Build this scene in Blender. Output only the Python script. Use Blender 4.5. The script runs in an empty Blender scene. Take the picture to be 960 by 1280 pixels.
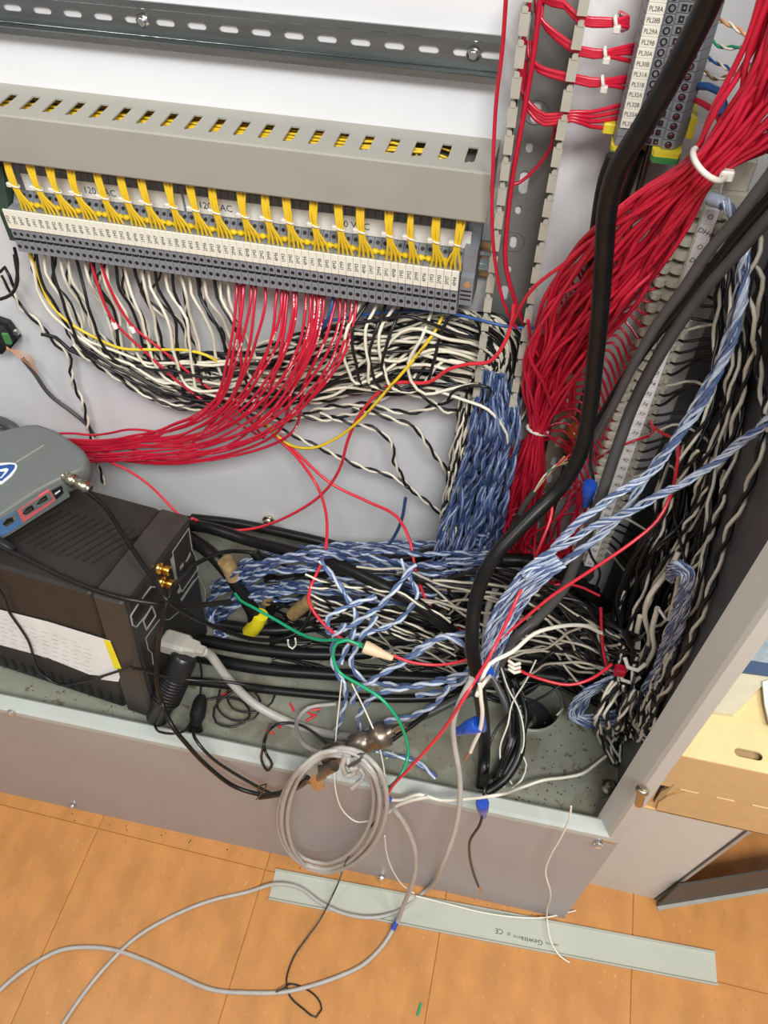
import bpy, math, random
from mathutils import Vector, Matrix
random.seed(11)
SC=bpy.context.scene; COL=SC.collection
OFF=1.435                      # eye height above the room floor; all z below are relative to the eye
V=Vector
# ------------------------------------------------------------------ camera, world, lights
F=1005.
def _n(v): v=V(v); v.normalize(); return v
CY=_n((357,-1208,F)); CZ=-_n((-18,870,F)); CZ=_n(CZ-CY*CZ.dot(CY)); CX=CY.cross(CZ)
cam=bpy.data.cameras.new('camera'); co=bpy.data.objects.new('camera',cam); COL.objects.link(co); SC.camera=co
cam.sensor_fit='VERTICAL'; cam.sensor_height=36; cam.lens=36*F/1280; cam.clip_start=.01; cam.clip_end=60
co.matrix_world=Matrix(((CX[0],-CX[1],-CX[2],0),(CY[0],-CY[1],-CY[2],0),(CZ[0],-CZ[1],-CZ[2],OFF),(0,0,0,1)))
w=bpy.data.worlds.new('world'); SC.world=w; w.use_nodes=True
w.node_tree.nodes['Background'].inputs[0].default_value=(.95,.97,1,1)
w.node_tree.nodes['Background'].inputs[1].default_value=.24
def area(name,loc,target,size,power,col=(1,1,1),sy=None):
    l=bpy.data.lights.new(name,'AREA'); l.energy=power; l.color=col; l.size=size
    if sy: l.shape='RECTANGLE'; l.size_y=sy
    o=bpy.data.objects.new(name,l); COL.objects.link(o); o.location=V(loc)+V((0,0,OFF))
    o.rotation_euler=(V(target)-V(loc)).to_track_quat('-Z','Y').to_euler(); return o
area('ceiling_or_fill_lamp',(.38,-.85,1.25),(-.15,.5,-.6),.9,46,(1,.985,.95),.5)
area('ceiling_or_fill_lamp',(-1.3,-.2,1.25),(-.7,.3,-.6),.6,9,(1,.97,.93),.5)  # weak fill added on the left so the side wall isn't black
area('ceiling_or_fill_lamp',(1.3,-.35,1.1),(.5,.4,-1.1),.6,20,(1,.96,.90),.5)  # right-hand fill, strengthened and aimed to brighten the pedestal
SC.view_settings.view_transform='Standard'; SC.view_settings.look='None'; SC.view_settings.gamma=1
SC.view_settings.use_curve_mapping=False; SC.view_settings.exposure=.3

# ------------------------------------------------------------------ pixel rays
def ray(px,py):
    d=V((px-480,py-640,F)); return V((d.dot(CX),d.dot(CY),d.dot(CZ)))
XW=.222; ZF=-1.055
def onY(px,py,y): r=ray(px,py); return r*(y/r[1])
def onZ(px,py,z): r=ray(px,py); return r*(z/r[2])
def onX(px,py,x): r=ray(px,py); return r*(x/r[0])
def onP(px,py,p0,n): r=ray(px,py); return r*(p0.dot(n)/r.dot(n))
def yf(x): return .3815+.017*x
def P(px,py,d,r=.002):
    """a point of the place seen at px,py: d>0 is its depth, d<0 its height; kept inside the cabinet"""
    if d<0: return onZ(px,py,d)
    p=onY(px,py,d)
    if p[1]>.41:
        if p[0]>XW-r: p=onX(px,py,XW-r)
        if p[2]<ZF+r: p=onZ(px,py,ZF+r)
        if p[1]>.748-r and p[2]>-1.02: p=onY(px,py,.748-r)
    return p
# ------------------------------------------------------------------ materials
MT={}
def mat(name,col,rough=.5,metal=0,var=.08,scale=40,bump=0,bscale=200,spec=.5,emit=0,alpha=1,prt=None,coat=0,stretch=None,aniso=0,spots=None):
    m=bpy.data.materials.new(name); m.use_nodes=True; nt=m.node_tree; N=nt.nodes; L=nt.links
    b=N['Principled BSDF']; b.inputs['Roughness'].default_value=rough; b.inputs['Metallic'].default_value=metal
    b.inputs['Specular IOR Level'].default_value=spec
    if coat: b.inputs['Coat Weight'].default_value=coat; b.inputs['Coat Roughness'].default_value=.15
    tc=N.new('ShaderNodeTexCoord'); mp=N.new('ShaderNodeMapping'); L.new(tc.outputs['Object'],mp.inputs[0])
    if stretch: mp.inputs['Scale'].default_value=stretch
    nz=N.new('ShaderNodeTexNoise'); nz.inputs['Scale'].default_value=scale; nz.inputs['Detail'].default_value=5; L.new(mp.outputs[0],nz.inputs[0])
    rp=N.new('ShaderNodeValToRGB'); rp.color_ramp.elements[0].position=.3; rp.color_ramp.elements[1].position=.7
    lo=[max(0,c*(1-var)) for c in col]; hi=[min(1,c*(1+var)) for c in col]
    rp.color_ramp.elements[0].color=(*lo,1); rp.color_ramp.elements[1].color=(*hi,1)
    L.new(nz.outputs[0],rp.inputs[0]); out=rp.outputs[0]
    for (scol,ssc,th,amt) in (spots or []):
        n2=N.new('ShaderNodeTexNoise'); n2.inputs['Scale'].default_value=ssc; n2.inputs['Detail'].default_value=4; n2.inputs['Roughness'].default_value=.65; L.new(mp.outputs[0],n2.inputs[0])
        r2=N.new('ShaderNodeValToRGB'); r2.color_ramp.elements[0].position=th; r2.color_ramp.elements[1].position=th+.06
        r2.color_ramp.elements[0].color=(0,0,0,1); r2.color_ramp.elements[1].color=(amt,amt,amt,1); L.new(n2.outputs[0],r2.inputs[0])
        mx=N.new('ShaderNodeMixRGB'); L.new(r2.outputs[0],mx.inputs[0]); L.new(out,mx.inputs[1]); mx.inputs[2].default_value=(*scol,1); out=mx.outputs[0]
    if prt:   # printed dashes along a wire, from its own uv
        uv=N.new('ShaderNodeSeparateXYZ'); L.new(tc.outputs['UV'],uv.inputs[0])
        a=N.new('ShaderNodeMath'); a.operation='COMPARE'; L.new(uv.outputs[0],a.inputs[0]); a.inputs[1].default_value=.5; a.inputs[2].default_value=.07
        oi=N.new('ShaderNodeObjectInfo'); md=N.new('ShaderNodeMath'); md.operation='MULTIPLY_ADD'; L.new(oi.outputs['Random'],md.inputs[0]); md.inputs[1].default_value=37; L.new(uv.outputs[1],md.inputs[2])
        n3=N.new('ShaderNodeTexNoise'); n3.noise_dimensions='1D'; n3.inputs['Scale'].default_value=430; n3.inputs['Detail'].default_value=1; L.new(md.outputs[0],n3.inputs['W'])
        g=N.new('ShaderNodeMath'); g.operation='GREATER_THAN'; L.new(n3.outputs[0],g.inputs[0]); g.inputs[1].default_value=.47
        n4=N.new('ShaderNodeTexNoise'); n4.noise_dimensions='1D'; n4.inputs['Scale'].default_value=22; L.new(md.outputs[0],n4.inputs['W'])
        g4=N.new('ShaderNodeMath'); g4.operation='GREATER_THAN'; L.new(n4.outputs[0],g4.inputs[0]); g4.inputs[1].default_value=.58
        mm=N.new('ShaderNodeMath'); mm.operation='MULTIPLY'; L.new(a.outputs[0],mm.inputs[0]); L.new(g.outputs[0],mm.inputs[1])
        m2=N.new('ShaderNodeMath'); m2.operation='MULTIPLY'; L.new(mm.outputs[0],m2.inputs[0]); L.new(g4.outputs[0],m2.inputs[1])
        mx=N.new('ShaderNodeMixRGB'); L.new(m2.outputs[0],mx.inputs[0]); L.new(out,mx.inputs[1]); mx.inputs[2].default_value=(*prt,1); out=mx.outputs[0]
    L.new(out,b.inputs['Base Color'])
    if bump:
        n5=N.new('ShaderNodeTexNoise'); n5.inputs['Scale'].default_value=bscale; n5.inputs['Detail'].default_value=3; L.new(mp.outputs[0],n5.inputs[0])
        bp=N.new('ShaderNodeBump'); bp.inputs['Strength'].default_value=bump; bp.inputs['Distance'].default_value=.001
        L.new(n5.outputs[0],bp.inputs['Height']); L.new(bp.outputs[0],b.inputs['Normal'])
    MT[name]=m; return m
mat('white_enamel',(.80,.805,.83),.42,var=.03,scale=6,bump=.05)
mat('grey_enamel',(.33,.34,.335),.4,var=.05,scale=8,bump=.06)
mat('front_enamel',(.375,.355,.36),.42,var=.04,scale=5,bump=.05,bscale=500)
mat('lip_enamel',(.47,.505,.47),.4,var=.05,scale=12)
mat('floor_steel',(.225,.235,.19),.38,var=.14,scale=14,bump=.1,spots=[((.10,.07,.04),60,.60,.8),((.13,.10,.06),9,.55,.45),((.5,.48,.42),220,.70,.6)])
mat('shaded_side_enamel',(.085,.09,.095),.45,var=.1,scale=6)  # cabinet enamel darkened in its colour for the unlit inner side wall
mat('back_enamel',(.24,.25,.25),.45,var=.05,scale=6)
mat('frame_enamel',(.50,.485,.45),.4,var=.03,scale=6)
mat('pvc_grey',(.345,.335,.295),.5,var=.04,scale=20,bump=.05)
mat('pvc_edge',(.42,.41,.36),.5,var=.04)
mat('comb_grey',(.46,.44,.37),.45,var=.06,scale=60)
mat('base_grey',(.20,.205,.195),.5,var=.06)
mat('lid_green',(.47,.49,.42),.42,var=.04,scale=15)
mat('slot_light',(.75,.75,.74),.5)
mat('galvanized',(.38,.41,.40),.24,1,var=.18,scale=12,stretch=(1,8,8),bump=.05)
mat('rail_dark',(.33,.35,.34),.3,1,var=.15,scale=10)
mat('bright_steel',(.8,.8,.78),.22,1,var=.1)
mat('nickel',(.62,.55,.42),.28,1,var=.12)
mat('bronze',(.30,.25,.20),.35,.9,var=.15,scale=90)
mat('gold',(.85,.52,.12),.25,1,var=.08)
mat('copper',(.75,.38,.2),.35,.9)
mat('terminal_grey',(.23,.24,.265),.45,var=.07,scale=60)
mat('terminal_slate',(.10,.115,.14),.45,var=.07)
mat('hole_dark',(.012,.012,.014),.5)
mat('cream',(.80,.77,.66),.5,var=.04,scale=30)
mat('ink',(.03,.03,.035),.6)
mat('label_white',(.92,.91,.89),.45,var=.03)
mat('strip_beige',(.60,.57,.48),.42,var=.09,scale=80)
mat('strip_brown',(.36,.30,.22),.5,var=.15,scale=40)
mat('earth_yellow',(.78,.62,.04),.45); mat('earth_green',(.06,.25,.07),.45)
mat('dark_green',(.03,.055,.035),.5)
mat('yellow_wire',(.85,.58,.03),.38,prt=(.12,.08,.02))
mat('jumper_yellow',(.90,.62,.01),.4)
mat('red_wire',(.56,.012,.04),.35,var=.12,prt=(.95,.72,.72),coat=.2)
mat('red_bright',(.72,.03,.05),.35,coat=.2)
mat('black_wire',(.012,.012,.013),.33,var=.2)
mat('white_wire',(.80,.75,.62),.42,var=.08)
mat('dirty_shaded_white',(.46,.42,.34),.5,var=.2)  # dirty white insulation, darkened further for the shadow in the tangle
mat('ivory_wire',(.80,.77,.66),.42)
mat('blue_wire',(.03,.10,.32),.35,var=.2)
mat('blue_dull',(.035,.065,.17),.35,var=.25,coat=.3)
mat('foil_dull',(.17,.22,.37),.3,var=.25,scale=150,coat=.3)
mat('foil',(.50,.57,.69),.2,var=.15,scale=150,coat=.5)
mat('foil_mid',(.30,.36,.48),.28,var=.25,scale=150,coat=.3)
mat('blue_clear',(.09,.145,.30),.2,var=.25,scale=100,coat=.6)
mat('black_cable',(.008,.008,.008),.36,var=.25,scale=60,spec=.35,bump=.05,bscale=600,prt=(.25,.25,.23))
mat('grey_cable',(.07,.07,.07),.4,var=.12,prt=(.4,.4,.4))
mat('pale_cable',(.42,.40,.37),.42,var=.08,scale=60)
mat('plug_grey',(.36,.35,.31),.45)
mat('green_wire',(.01,.36,.17),.35,coat=.2)
mat('orange_wire',(.75,.33,.15),.4)
mat('blue_tape',(.01,.07,.42),.3,coat=.5)
mat('tie_clear',(.72,.68,.62),.35,alpha=.8)
mat('nut_tan',(.72,.55,.36),.5)
mat('yellow_tape',(.85,.72,.02),.4)
mat('heatshrink_tan',(.30,.20,.09),.5,var=.3,scale=120)
mat('device_black',(.026,.023,.020),.45,var=.12,scale=30,bump=.12,bscale=900)
mat('device_face',(.045,.040,.036),.45,var=.12)
mat('device_print',(.30,.30,.28),.5)
mat('modem_grey',(.155,.17,.165),.45,var=.04,bump=.1,bscale=900)
mat('port_red',(.72,.13,.14),.45); mat('port_blue',(.08,.2,.42),.45)
mat('decal_white',(.8,.82,.84),.4); mat('decal_blue',(.02,.09,.35),.4)
mat('paper',(.78,.77,.75),.6,var=.06,scale=30)
mat('amber',(.7,.2,.03),.25,coat=.5); mat('ruby',(.5,.02,.02),.2,coat=.5)
mat('cardboard',(.66,.43,.20),.7,var=.05,scale=60,bump=.15,bscale=300,stretch=(1,6,1))
mat('cardboard_lit',(.78,.60,.30),.7,var=.05,scale=60,bump=.1)  # yellow light on the lid put into a paler cardboard; perforations share it
mat('cardboard_core',(.42,.28,.14),.8)
mat('pedestal_white',(.62,.60,.56),.45,var=.03)
mat('beam_grey',(.055,.06,.06),.5,var=.08)
mat('bin_navy',(.05,.09,.18),.45); mat('bin_blue',(.30,.36,.40),.6,var=.2,scale=120)
mat('clear_plastic',(.62,.56,.40),.35)
mat('vinyl_tile',(.53,.236,.066),.38,var=.13,scale=18,bump=.06,spots=[((.40,.17,.05),75,.62,.45),((.72,.45,.24),120,.64,.6),((.22,.11,.05),150,.72,.7)],stretch=(1.5,.8,1))
mat('seam',(.42,.19,.06),.8)
mat('wall_paint',(.62,.61,.58),.7,var=.03)
mat('dirt',(.10,.06,.035),.9,var=.3)
# ------------------------------------------------------------------ mesh builder
class MB:
    def __init__(s): s.v=[]; s.f=[]; s.m=[]; s.sm=[]; s.uv=[]; s.hasuv=False
    def add(s,vs,fs,mi=0,smooth=False,uvs=None):
        b=len(s.v); s.v+= [V(x) for x in vs]
        for k,f in enumerate(fs):
            s.f.append([b+i for i in f]); s.m.append(mi); s.sm.append(smooth); s.uv.append(uvs[k] if uvs else None)
        if uvs: s.hasuv=True
    def box(s,a,b,mi=0,R=None,o=None):
        a=V(a);b=V(b); vs=[V((x,y,z)) for x in(a[0],b[0]) for y in(a[1],b[1]) for z in(a[2],b[2])]
        if R is not None: vs=[(R@v)+(V(o) if o is not None else V((0,0,0))) for v in vs]
        s.add(vs,[(0,1,3,2),(4,6,7,5),(0,4,5,1),(2,3,7,6),(0,2,6,4),(1,5,7,3)],mi)
    def bbox(s,a,b,c=.001,mi=0):
        """chamfered box"""
        a=V(a);b=V(b); c=min(c,.45*min(abs(b[i]-a[i]) for i in range(3))); vs=[]; idx={}
        def g(ix,ax):   # corner ix (0/1,0/1,0/1), pulled in except along axis ax
            k=(ix,ax)
            if k not in idx:
                p=[]
                for i in range(3):
                    lo,hi=a[i],b[i]; t=hi if ix[i] else lo
                    if i!=ax: t+= (-c if ix[i] else c)
                    p.append(t)
                idx[k]=len(vs); vs.append(V(p))
            return idx[k]
        fs=[]
        for ax in range(3):
            o=[i for i in range(3) if i!=ax]
            for sd in (0,1):
                q=[]
                for (u,v) in ((0,0),(1,0),(1,1),(0,1)):
                    ix=[0,0,0]; ix[ax]=sd; ix[o[0]]=u; ix[o[1]]=v; q.append(g(tuple(ix),ax))
                fs.append(q)
        for ax in range(3):
            o=[i for i in range(3) if i!=ax]
            for u in (0,1):
                for v in (0,1):
                    i0=[0]*3;i1=[0]*3; i1[ax]=1
                    i0[o[0]]=i1[o[0]]=u; i0[o[1]]=i1[o[1]]=v; i0=tuple(i0);i1=tuple(i1)
                    fs.append([g(i0,o[0]),g(i1,o[0]),g(i1,o[1]),g(i0,o[1])])
        for x in (0,1):
            for y in (0,1):
                for z in (0,1): fs.append([g((x,y,z),i) for i in range(3)])
        s.add(vs,fs,mi)
    def prism(s,poly,axis,a,b,mi=0,smooth=False):
        """poly in the two other axes, from a to b along axis"""
        def mk(u,v,t):
            return V((t,u,v)) if axis==0 else V((u,t,v)) if axis==1 else V((u,v,t))
        n=len(poly); vs=[mk(u,v,a) for u,v in poly]+[mk(u,v,b) for u,v in poly]
        s.add(vs,[tuple(range(n))[::-1],tuple(range(n,2*n))],mi)
        s.add(vs,[(i,(i+1)%n,n+(i+1)%n,n+i) for i in range(n)],mi,smooth)
    def loft(s,rings,mi=0,smooth=True,caps=True):
        n=len(rings[0]); vs=[v for r in rings for v in r]; fs=[]
        for k in range(len(rings)-1):
            for i in range(n): fs.append((k*n+i,k*n+(i+1)%n,(k+1)*n+(i+1)%n,(k+1)*n+i))
        s.add(vs,fs,mi,smooth)
        if caps: s.add(rings[0],[tuple(range(n))[::-1]],mi); s.add(rings[-1],[tuple(range(n))],mi)
    def cyl(s,p0,p1,prof,n=12,mi=0,caps=True):
        """lathe: prof = [(t,r)] along p0->p1, t in 0..1"""
        p0=V(p0);p1=V(p1); d=(p1-p0); z=d.normalized(); x=z.orthogonal().normalized(); y=z.cross(x)
        rings=[[p0+d*t+(x*math.cos(2*math.pi*i/n)+y*math.sin(2*math.pi*i/n))*r for i in range(n)] for t,r in prof]
        s.loft(rings,mi,n>6,caps)
    def tube(s,pts,r,n=6,mi=0,cap=True):
        pts=[V(p) for p in pts]; m=len(pts)
        t=(pts[1]-pts[0]).normalized(); x=t.orthogonal().normalized(); vs=[]; L=0; Ls=[]
        for k in range(m):
            tk=(pts[min(k+1,m-1)]-pts[max(k-1,0)])
            tk=tk.normalized() if tk.length>1e-9 else t
            q=t.rotation_difference(tk); x=(q@x); x=(x-tk*x.dot(tk)).normalized(); y=tk.cross(x); t=tk
            rr=r[k] if isinstance(r,(list,tuple)) else r
            for i in range(n):
                a=2*math.pi*i/n; vs.append(pts[k]+(x*math.cos(a)+y*math.sin(a))*rr)
            if k: L+=(pts[k]-pts[k-1]).length
            Ls.append(L)
        fs=[];uv=[]
        for k in range(m-1):
            for i in range(n):
                fs.append((k*n+i,k*n+(i+1)%n,(k+1)*n+(i+1)%n,(k+1)*n+i))
                uv.append(((i/n,Ls[k]),((i+1)/n,Ls[k]),((i+1)/n,Ls[k+1]),(i/n,Ls[k+1])))
        s.add(vs,fs,mi,True,uv)
        if cap: s.add(vs[:n],[tuple(range(n))[::-1]],mi); s.add(vs[-n:],[tuple(range(n))],mi)
    def quad(s,a,b,c,d,mi=0): s.add([a,b,c,d],[(0,1,2,3)],mi)
    def build(s,name,mats,parent=None,local=False,loc=None):
        me=bpy.data.meshes.new(name); o=bpy.data.objects.new(name,me); COL.objects.link(o)
        M=Matrix.Identity(4)
        if parent is not None:
            o.parent=parent
            if not local: M=parent.matrix_basis.inverted() if parent.parent is None else (parent.parent.matrix_basis@parent.matrix_basis).inverted()
            vs=s.v if local else [M@(v+V((0,0,OFF))) for v in s.v]
        else:
            c=V(loc) if loc is not None else V((sum(v[0] for v in s.v)/len(s.v),sum(v[1] for v in s.v)/len(s.v),min(v[2] for v in s.v)))
            vs=[v-c for v in s.v]; o.location=c+V((0,0,OFF))
        me.from_pydata([tuple(v) for v in vs],[],s.f)
        if not isinstance(mats,(list,tuple)): mats=[mats]
        for m in mats: me.materials.append(MT[m])
        me.polygons.foreach_set('material_index',s.m); me.polygons.foreach_set('use_smooth',s.sm)
        if s.hasuv:
            ul=me.uv_layers.new(name='uv'); dat=[]
            for f,u in zip(s.f,s.uv):
                if u:
                    for a in u: dat+=[a[0],a[1]]
                else: dat+=[0,0]*len(f)
            ul.data.foreach_set('uv',dat)
        me.update(); return o
def tag(o,label=None,cat=None,group=None,kind=None):
    if label: o['label']=label
    if cat: o['category']=cat
    if group: o['group']=group
    if kind: o['kind']=kind
    return o
def empty(name,loc,label,cat,group=None,R=None):
    o=bpy.data.objects.new(name,None); COL.objects.link(o); o.empty_display_size=.02
    M=Matrix.Translation(V(loc)+V((0,0,OFF)))
    if R is not None: M=M@R.to_4x4()
    o.matrix_basis=M; return tag(o,label,cat,group)
def plate(name,outline,holes,thick,frame,mats,parent=None):
    """flat sheet with real holes; frame=(origin,u,v) maps 2d to space, thickness along u x v"""
    cu=bpy.data.curves.new('c','CURVE'); cu.dimensions='2D'; cu.fill_mode='BOTH'; cu.extrude=thick/2
    for lp in [outline]+holes:
        sp=cu.splines.new('POLY'); sp.points.add(len(lp)-1); sp.use_cyclic_u=True
        for k,(x,y) in enumerate(lp): sp.points[k].co=(x,y,0,1)
    o=bpy.data.objects.new('c',cu); me=bpy.data.meshes.new_from_object(o)
    O,u,v=[V(a) for a in frame]; w_=u.cross(v); b=MB()
    b.add([O+u*q.co[0]+v*q.co[1]+w_*q.co[2] for q in me.vertices],[tuple(p.vertices) for p in me.polygons])
    bpy.data.objects.remove(o); bpy.data.curves.remove(cu); bpy.data.meshes.remove(me)
    return b.build(name,mats,parent)
def slot(cx,cy,l,h,n=5,vert=False):
    r=h/2; pts=[]
    for s_ in (1,-1):
        for k in range(n+1):
            a=-math.pi/2+math.pi*k/n
            pts.append((cx+s_*(l/2-r)+s_*r*math.cos(a),cy+s_*r*math.sin(a)))
    if vert: pts=[(cx+(y-cy),cy+(x-cx)) for x,y in pts]
    return pts
TXT={}
def nth(n): return '%d%s'%(n,'th' if n%100 in (11,12,13) else {1:'st',2:'nd',3:'rd'}.get(n%10,'th'))
def text_geo(t):
    if t in TXT: return TXT[t]
    cu=bpy.data.curves.new('t','FONT'); cu.body=t; cu.align_x='CENTER'; cu.align_y='CENTER'; cu.resolution_u=2
    o=bpy.data.objects.new('t',cu); me=bpy.data.meshes.new_from_object(o)
    TXT[t]=([tuple(q.co) for q in me.vertices],[tuple(p.vertices) for p in me.polygons])
    bpy.data.objects.remove(o); bpy.data.curves.remove(cu); bpy.data.meshes.remove(me); return TXT[t]
def add_text(b,t,O,u,v,size,mi=0,cond=1.):
    vs,fs=text_geo(t); O,u,v=V(O),V(u).normalized(),V(v).normalized()
    b.add([O+u*(x*size*cond)+v*(y*size) for x,y,_ in vs],fs,mi)
# ------------------------------------------------------------------ splines and wires
def spline(pts,step=.008,jit=0):
    pts=[V(p) for p in pts]
    if len(pts)==2: pts=[pts[0],(pts[0]+pts[1])/2,pts[1]]
    n=len(pts); out=[]
    for i in range(n-1):
        p0=pts[i-1] if i else pts[0]*2-pts[1]; p1=pts[i];p2=pts[i+1]; p3=pts[i+2] if i+2<n else pts[-1]*2-pts[-2]
        t0=0;t1=t0+max(1e-4,(p1-p0).length**.5);t2=t1+max(1e-4,(p2-p1).length**.5);t3=t2+max(1e-4,(p3-p2).length**.5)
        k=max(1,int((p2-p1).length/step))
        for j in range(k):
            t=t1+(t2-t1)*j/k
            a1=p0*((t1-t)/(t1-t0))+p1*((t-t0)/(t1-t0)); a2=p1*((t2-t)/(t2-t1))+p2*((t-t1)/(t2-t1)); a3=p2*((t3-t)/(t3-t2))+p3*((t-t2)/(t3-t2))
            b1=a1*((t2-t)/(t2-t0))+a2*((t-t0)/(t2-t0)); b2=a2*((t3-t)/(t3-t1))+a3*((t-t1)/(t3-t1))
            out.append(b1*((t2-t)/(t2-t1))+b2*((t-t1)/(t2-t1)))
    out.append(pts[-1])
    if jit:
        ph=[random.uniform(0,6.28) for _ in range(6)]; L=0
        for k in range(len(out)):
            if k: L+=(out[k]-out[k-1]).length
            e=min(1,k/4,(len(out)-1-k)/4)
            out[k]=out[k]+V((math.sin(L*70+ph[0])+.6*math.sin(L*150+ph[1]),math.sin(L*80+ph[2]),math.sin(L*75+ph[3])+.6*math.sin(L*140+ph[4])))*jit*e
    return out
def PP(ctrl,r=.002): return [P(c[0],c[1],c[2],r) if len(c)==3 else V(c[:3]) for c in ctrl]
def wire(name,ctrl,r,m,label,cat='wire',group=None,sides=7,step=.008,jit=0,raw=False):
    pts=spline(ctrl if raw else PP(ctrl,r),step,jit); b=MB(); b.tube(pts,r,sides)
    return tag(b.build(name,m),label,cat,group)
def helix(path,r,pitch,ph,amp):
    out=[];L=0; t=(path[1]-path[0]).normalized(); x=t.orthogonal().normalized()
    for k,p in enumerate(path):
        tk=(path[min(k+1,len(path)-1)]-path[max(k-1,0)]).normalized(); x=(t.rotation_difference(tk)@x); x=(x-tk*x.dot(tk)).normalized(); y=tk.cross(x); t=tk
        if k: L+=(p-path[k-1]).length
        a=L/pitch*2*math.pi+ph; out.append(p+(x*math.cos(a)+y*math.sin(a))*amp)
    return out
def pair(name,ctrl,r,mA,mB,label,cat='wire pair',group=None,pitch=.030,amp=None,raw=False,jit=.0008,sides=5,nA='wire',nB='wire',loose=1.):
    if group: pitch*=random.uniform(.8,1.7)
    path=spline(ctrl if raw else PP(ctrl,r*2),pitch/7,jit); amp=(amp or r*1.05)*loose
    c=path[0]; e=empty(name,c,label,cat,group)
    for i,(m,nm) in enumerate(((mA,nA),(mB,nB))):
        b=MB(); b.tube(helix(path,r,pitch,math.pi*i,amp),r,sides); b.build(nm,m,e)
    return e
def strands(n,st,fn,noise=.06,seed=1,order=None):
    """n runs spread across stations (x0,y0,x1,y1,d,dj); fn(i,ctrl) builds each"""
    rnd=random.Random(seed)
    for i in range(n):
        t=(i+.5)/n; c=[]; w_=0
        for k,s_ in enumerate(st):
            w_=w_*.6+rnd.gauss(0,noise) if k else 0
            nz=s_[6] if len(s_)>6 else 1
            u=min(1.04,max(-.04,t+w_*nz)); dj=s_[5]
            c.append((s_[0]+(s_[2]-s_[0])*u,s_[1]+(s_[3]-s_[1])*u,s_[4]+rnd.uniform(-dj,dj)))
        fn(i,c)
def tie(name,px,py,d,lx,ly,label,group=None,w_=.0035,par=None,r=.0016):
    """a small cable tie: a band across a bundle between two pixel offsets with its head"""
    a=onY(px-lx,py-ly,d); c=onY(px+lx,py+ly,d); m=(a+c)/2; pts=[]; h=(c-a)/2; up=V((0,1,0))
    for k in range(13):
        t=2*math.pi*k/12; pts.append(m+h*math.cos(t)+up*math.sin(t)*h.length*.6)
    b=MB(); b.tube(pts,r,6,cap=False); band=pts
    e=empty(name,m,label,'cable tie',group); b.build('strap','tie_clear',e)
    g=MB(); hd=c+V((0,-.002,0)); g.bbox(hd-V((.0028,.002,.0028)),hd+V((.0028,.003,.0028)),.0008); g.build('head','tie_clear',e)
    return e
# ================================================================== the room
fl=MB(); fl.box((-2.2,-1.6,-OFF-.05),(2.2,2.0,-OFF-.0022)); FLOOR=tag(fl.build('floor','seam',loc=(0,0,-OFF)),kind='structure')
tb=MB(); tb.bbox((.0004,.0004,-.006),(.3048,.3048,0),.0008); t0=tb.build('tile','vinyl_tile',FLOOR,local=True)
k=0
for i in range(-4,5):
    for j in range(-4,4):
        o=t0 if k==0 else t0.copy()
        if k: COL.objects.link(o)
        o.parent=FLOOR; o.location=(-.578+i*.305,.35+(j-1)*.305,0); k+=1
b=MB(); b.box((-2.2,1.05,-OFF),(2.2,1.12,1.3)); tag(b.build('wall_back','wall_paint'),kind='structure')
# ================================================================== the cabinet
CAB=empty('control_cabinet',(-.35,.58,-OFF),'large grey steel control cabinet standing open on the orange floor','cabinet')
b=MB(); b.box((-1.0,.785,-OFF),(.226,.79,.55)); b.build('back_panel','back_enamel',CAB)
b=MB(); b.box((.2242,.388,-OFF),(.2266,.79,.55)); b.build('side_panel','shaded_side_enamel',CAB)
b=MB(); b.box((-1.003,.386,-OFF),(-1.0,.79,.55)); b.build('side_panel','grey_enamel',CAB)
b=MB(); b.box((-1.0,.386,.55),(.2266,.79,.553)); b.build('roof_panel','grey_enamel',CAB)
b=MB(); b.bbox((-.97,.75,-1.028),(.182,.7535,.5),.001); b.build('mounting_plate','white_enamel',CAB)
hc=(.099,.562); hole=[(hc[0]+.042*math.cos(a*math.pi/14),hc[1]+.042*math.sin(a*math.pi/14)) for a in range(28)]
plate('floor_pan',[(-1,.395),(.224,.395),(.224,.785),(-1,.785)],[hole],.003,((0,0,-1.0615),(1,0,0),(0,1,0)),'floor_steel',CAB)
b=MB(); b.cyl((*hc,-1.058),(*hc,-1.13),[(0,.0425),(0,.047),(.12,.047),(.12,.0425),(1,.0425)],28,0,False); b.build('cable_entry_collar','floor_steel',CAB)
b=MB(); b.cyl((*hc,-1.128),(*hc,-1.13),[(0,.0424),(1,.0424)],28); b.build('cable_entry_bottom','hole_dark',CAB)
# front frame: bottom lip, kick panel, right upright
def lipsec(x,prof): return [V((x,yf(x)+a,z)) for a,z in prof]
b=MB(); pr=[(.003,-1.048),(0,-1.045),(0,-1.034),(.004,-1.030),(.019,-1.030),(.022,-1.033),(.022,-1.060),(.003,-1.060)]
b.loft([lipsec(-1.0,pr),lipsec(.2235,pr)],0,False); b.build('bottom_lip','lip_enamel',CAB)
b=MB(); pr=[(.0015,-1.047),(.0015,-OFF),(.0045,-OFF),(.0045,-1.047)]
b.loft([lipsec(-1.0,pr)[::-1],lipsec(.2262,pr)[::-1]],0,False); b.build('kick_panel','front_enamel',CAB)
b=MB(); y0=yf(.22); b.prism([(.196,.409),(.1975,.4065),(.2085,.3885),(.2120,y0),(.2245,y0),(.2268,y0+.003),(.2268,.41),(.224,.41),(.224,.389),(.2135,.389),(.200,.4105)],2,-1.046,.55); b.build('upright_frame','frame_enamel',CAB)
b=MB(); b.box((.206,y0-.0005,-1.052),(.222,y0+.003,-1.0465)); b.build('corner_notch','cardboard_core',CAB)
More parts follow.
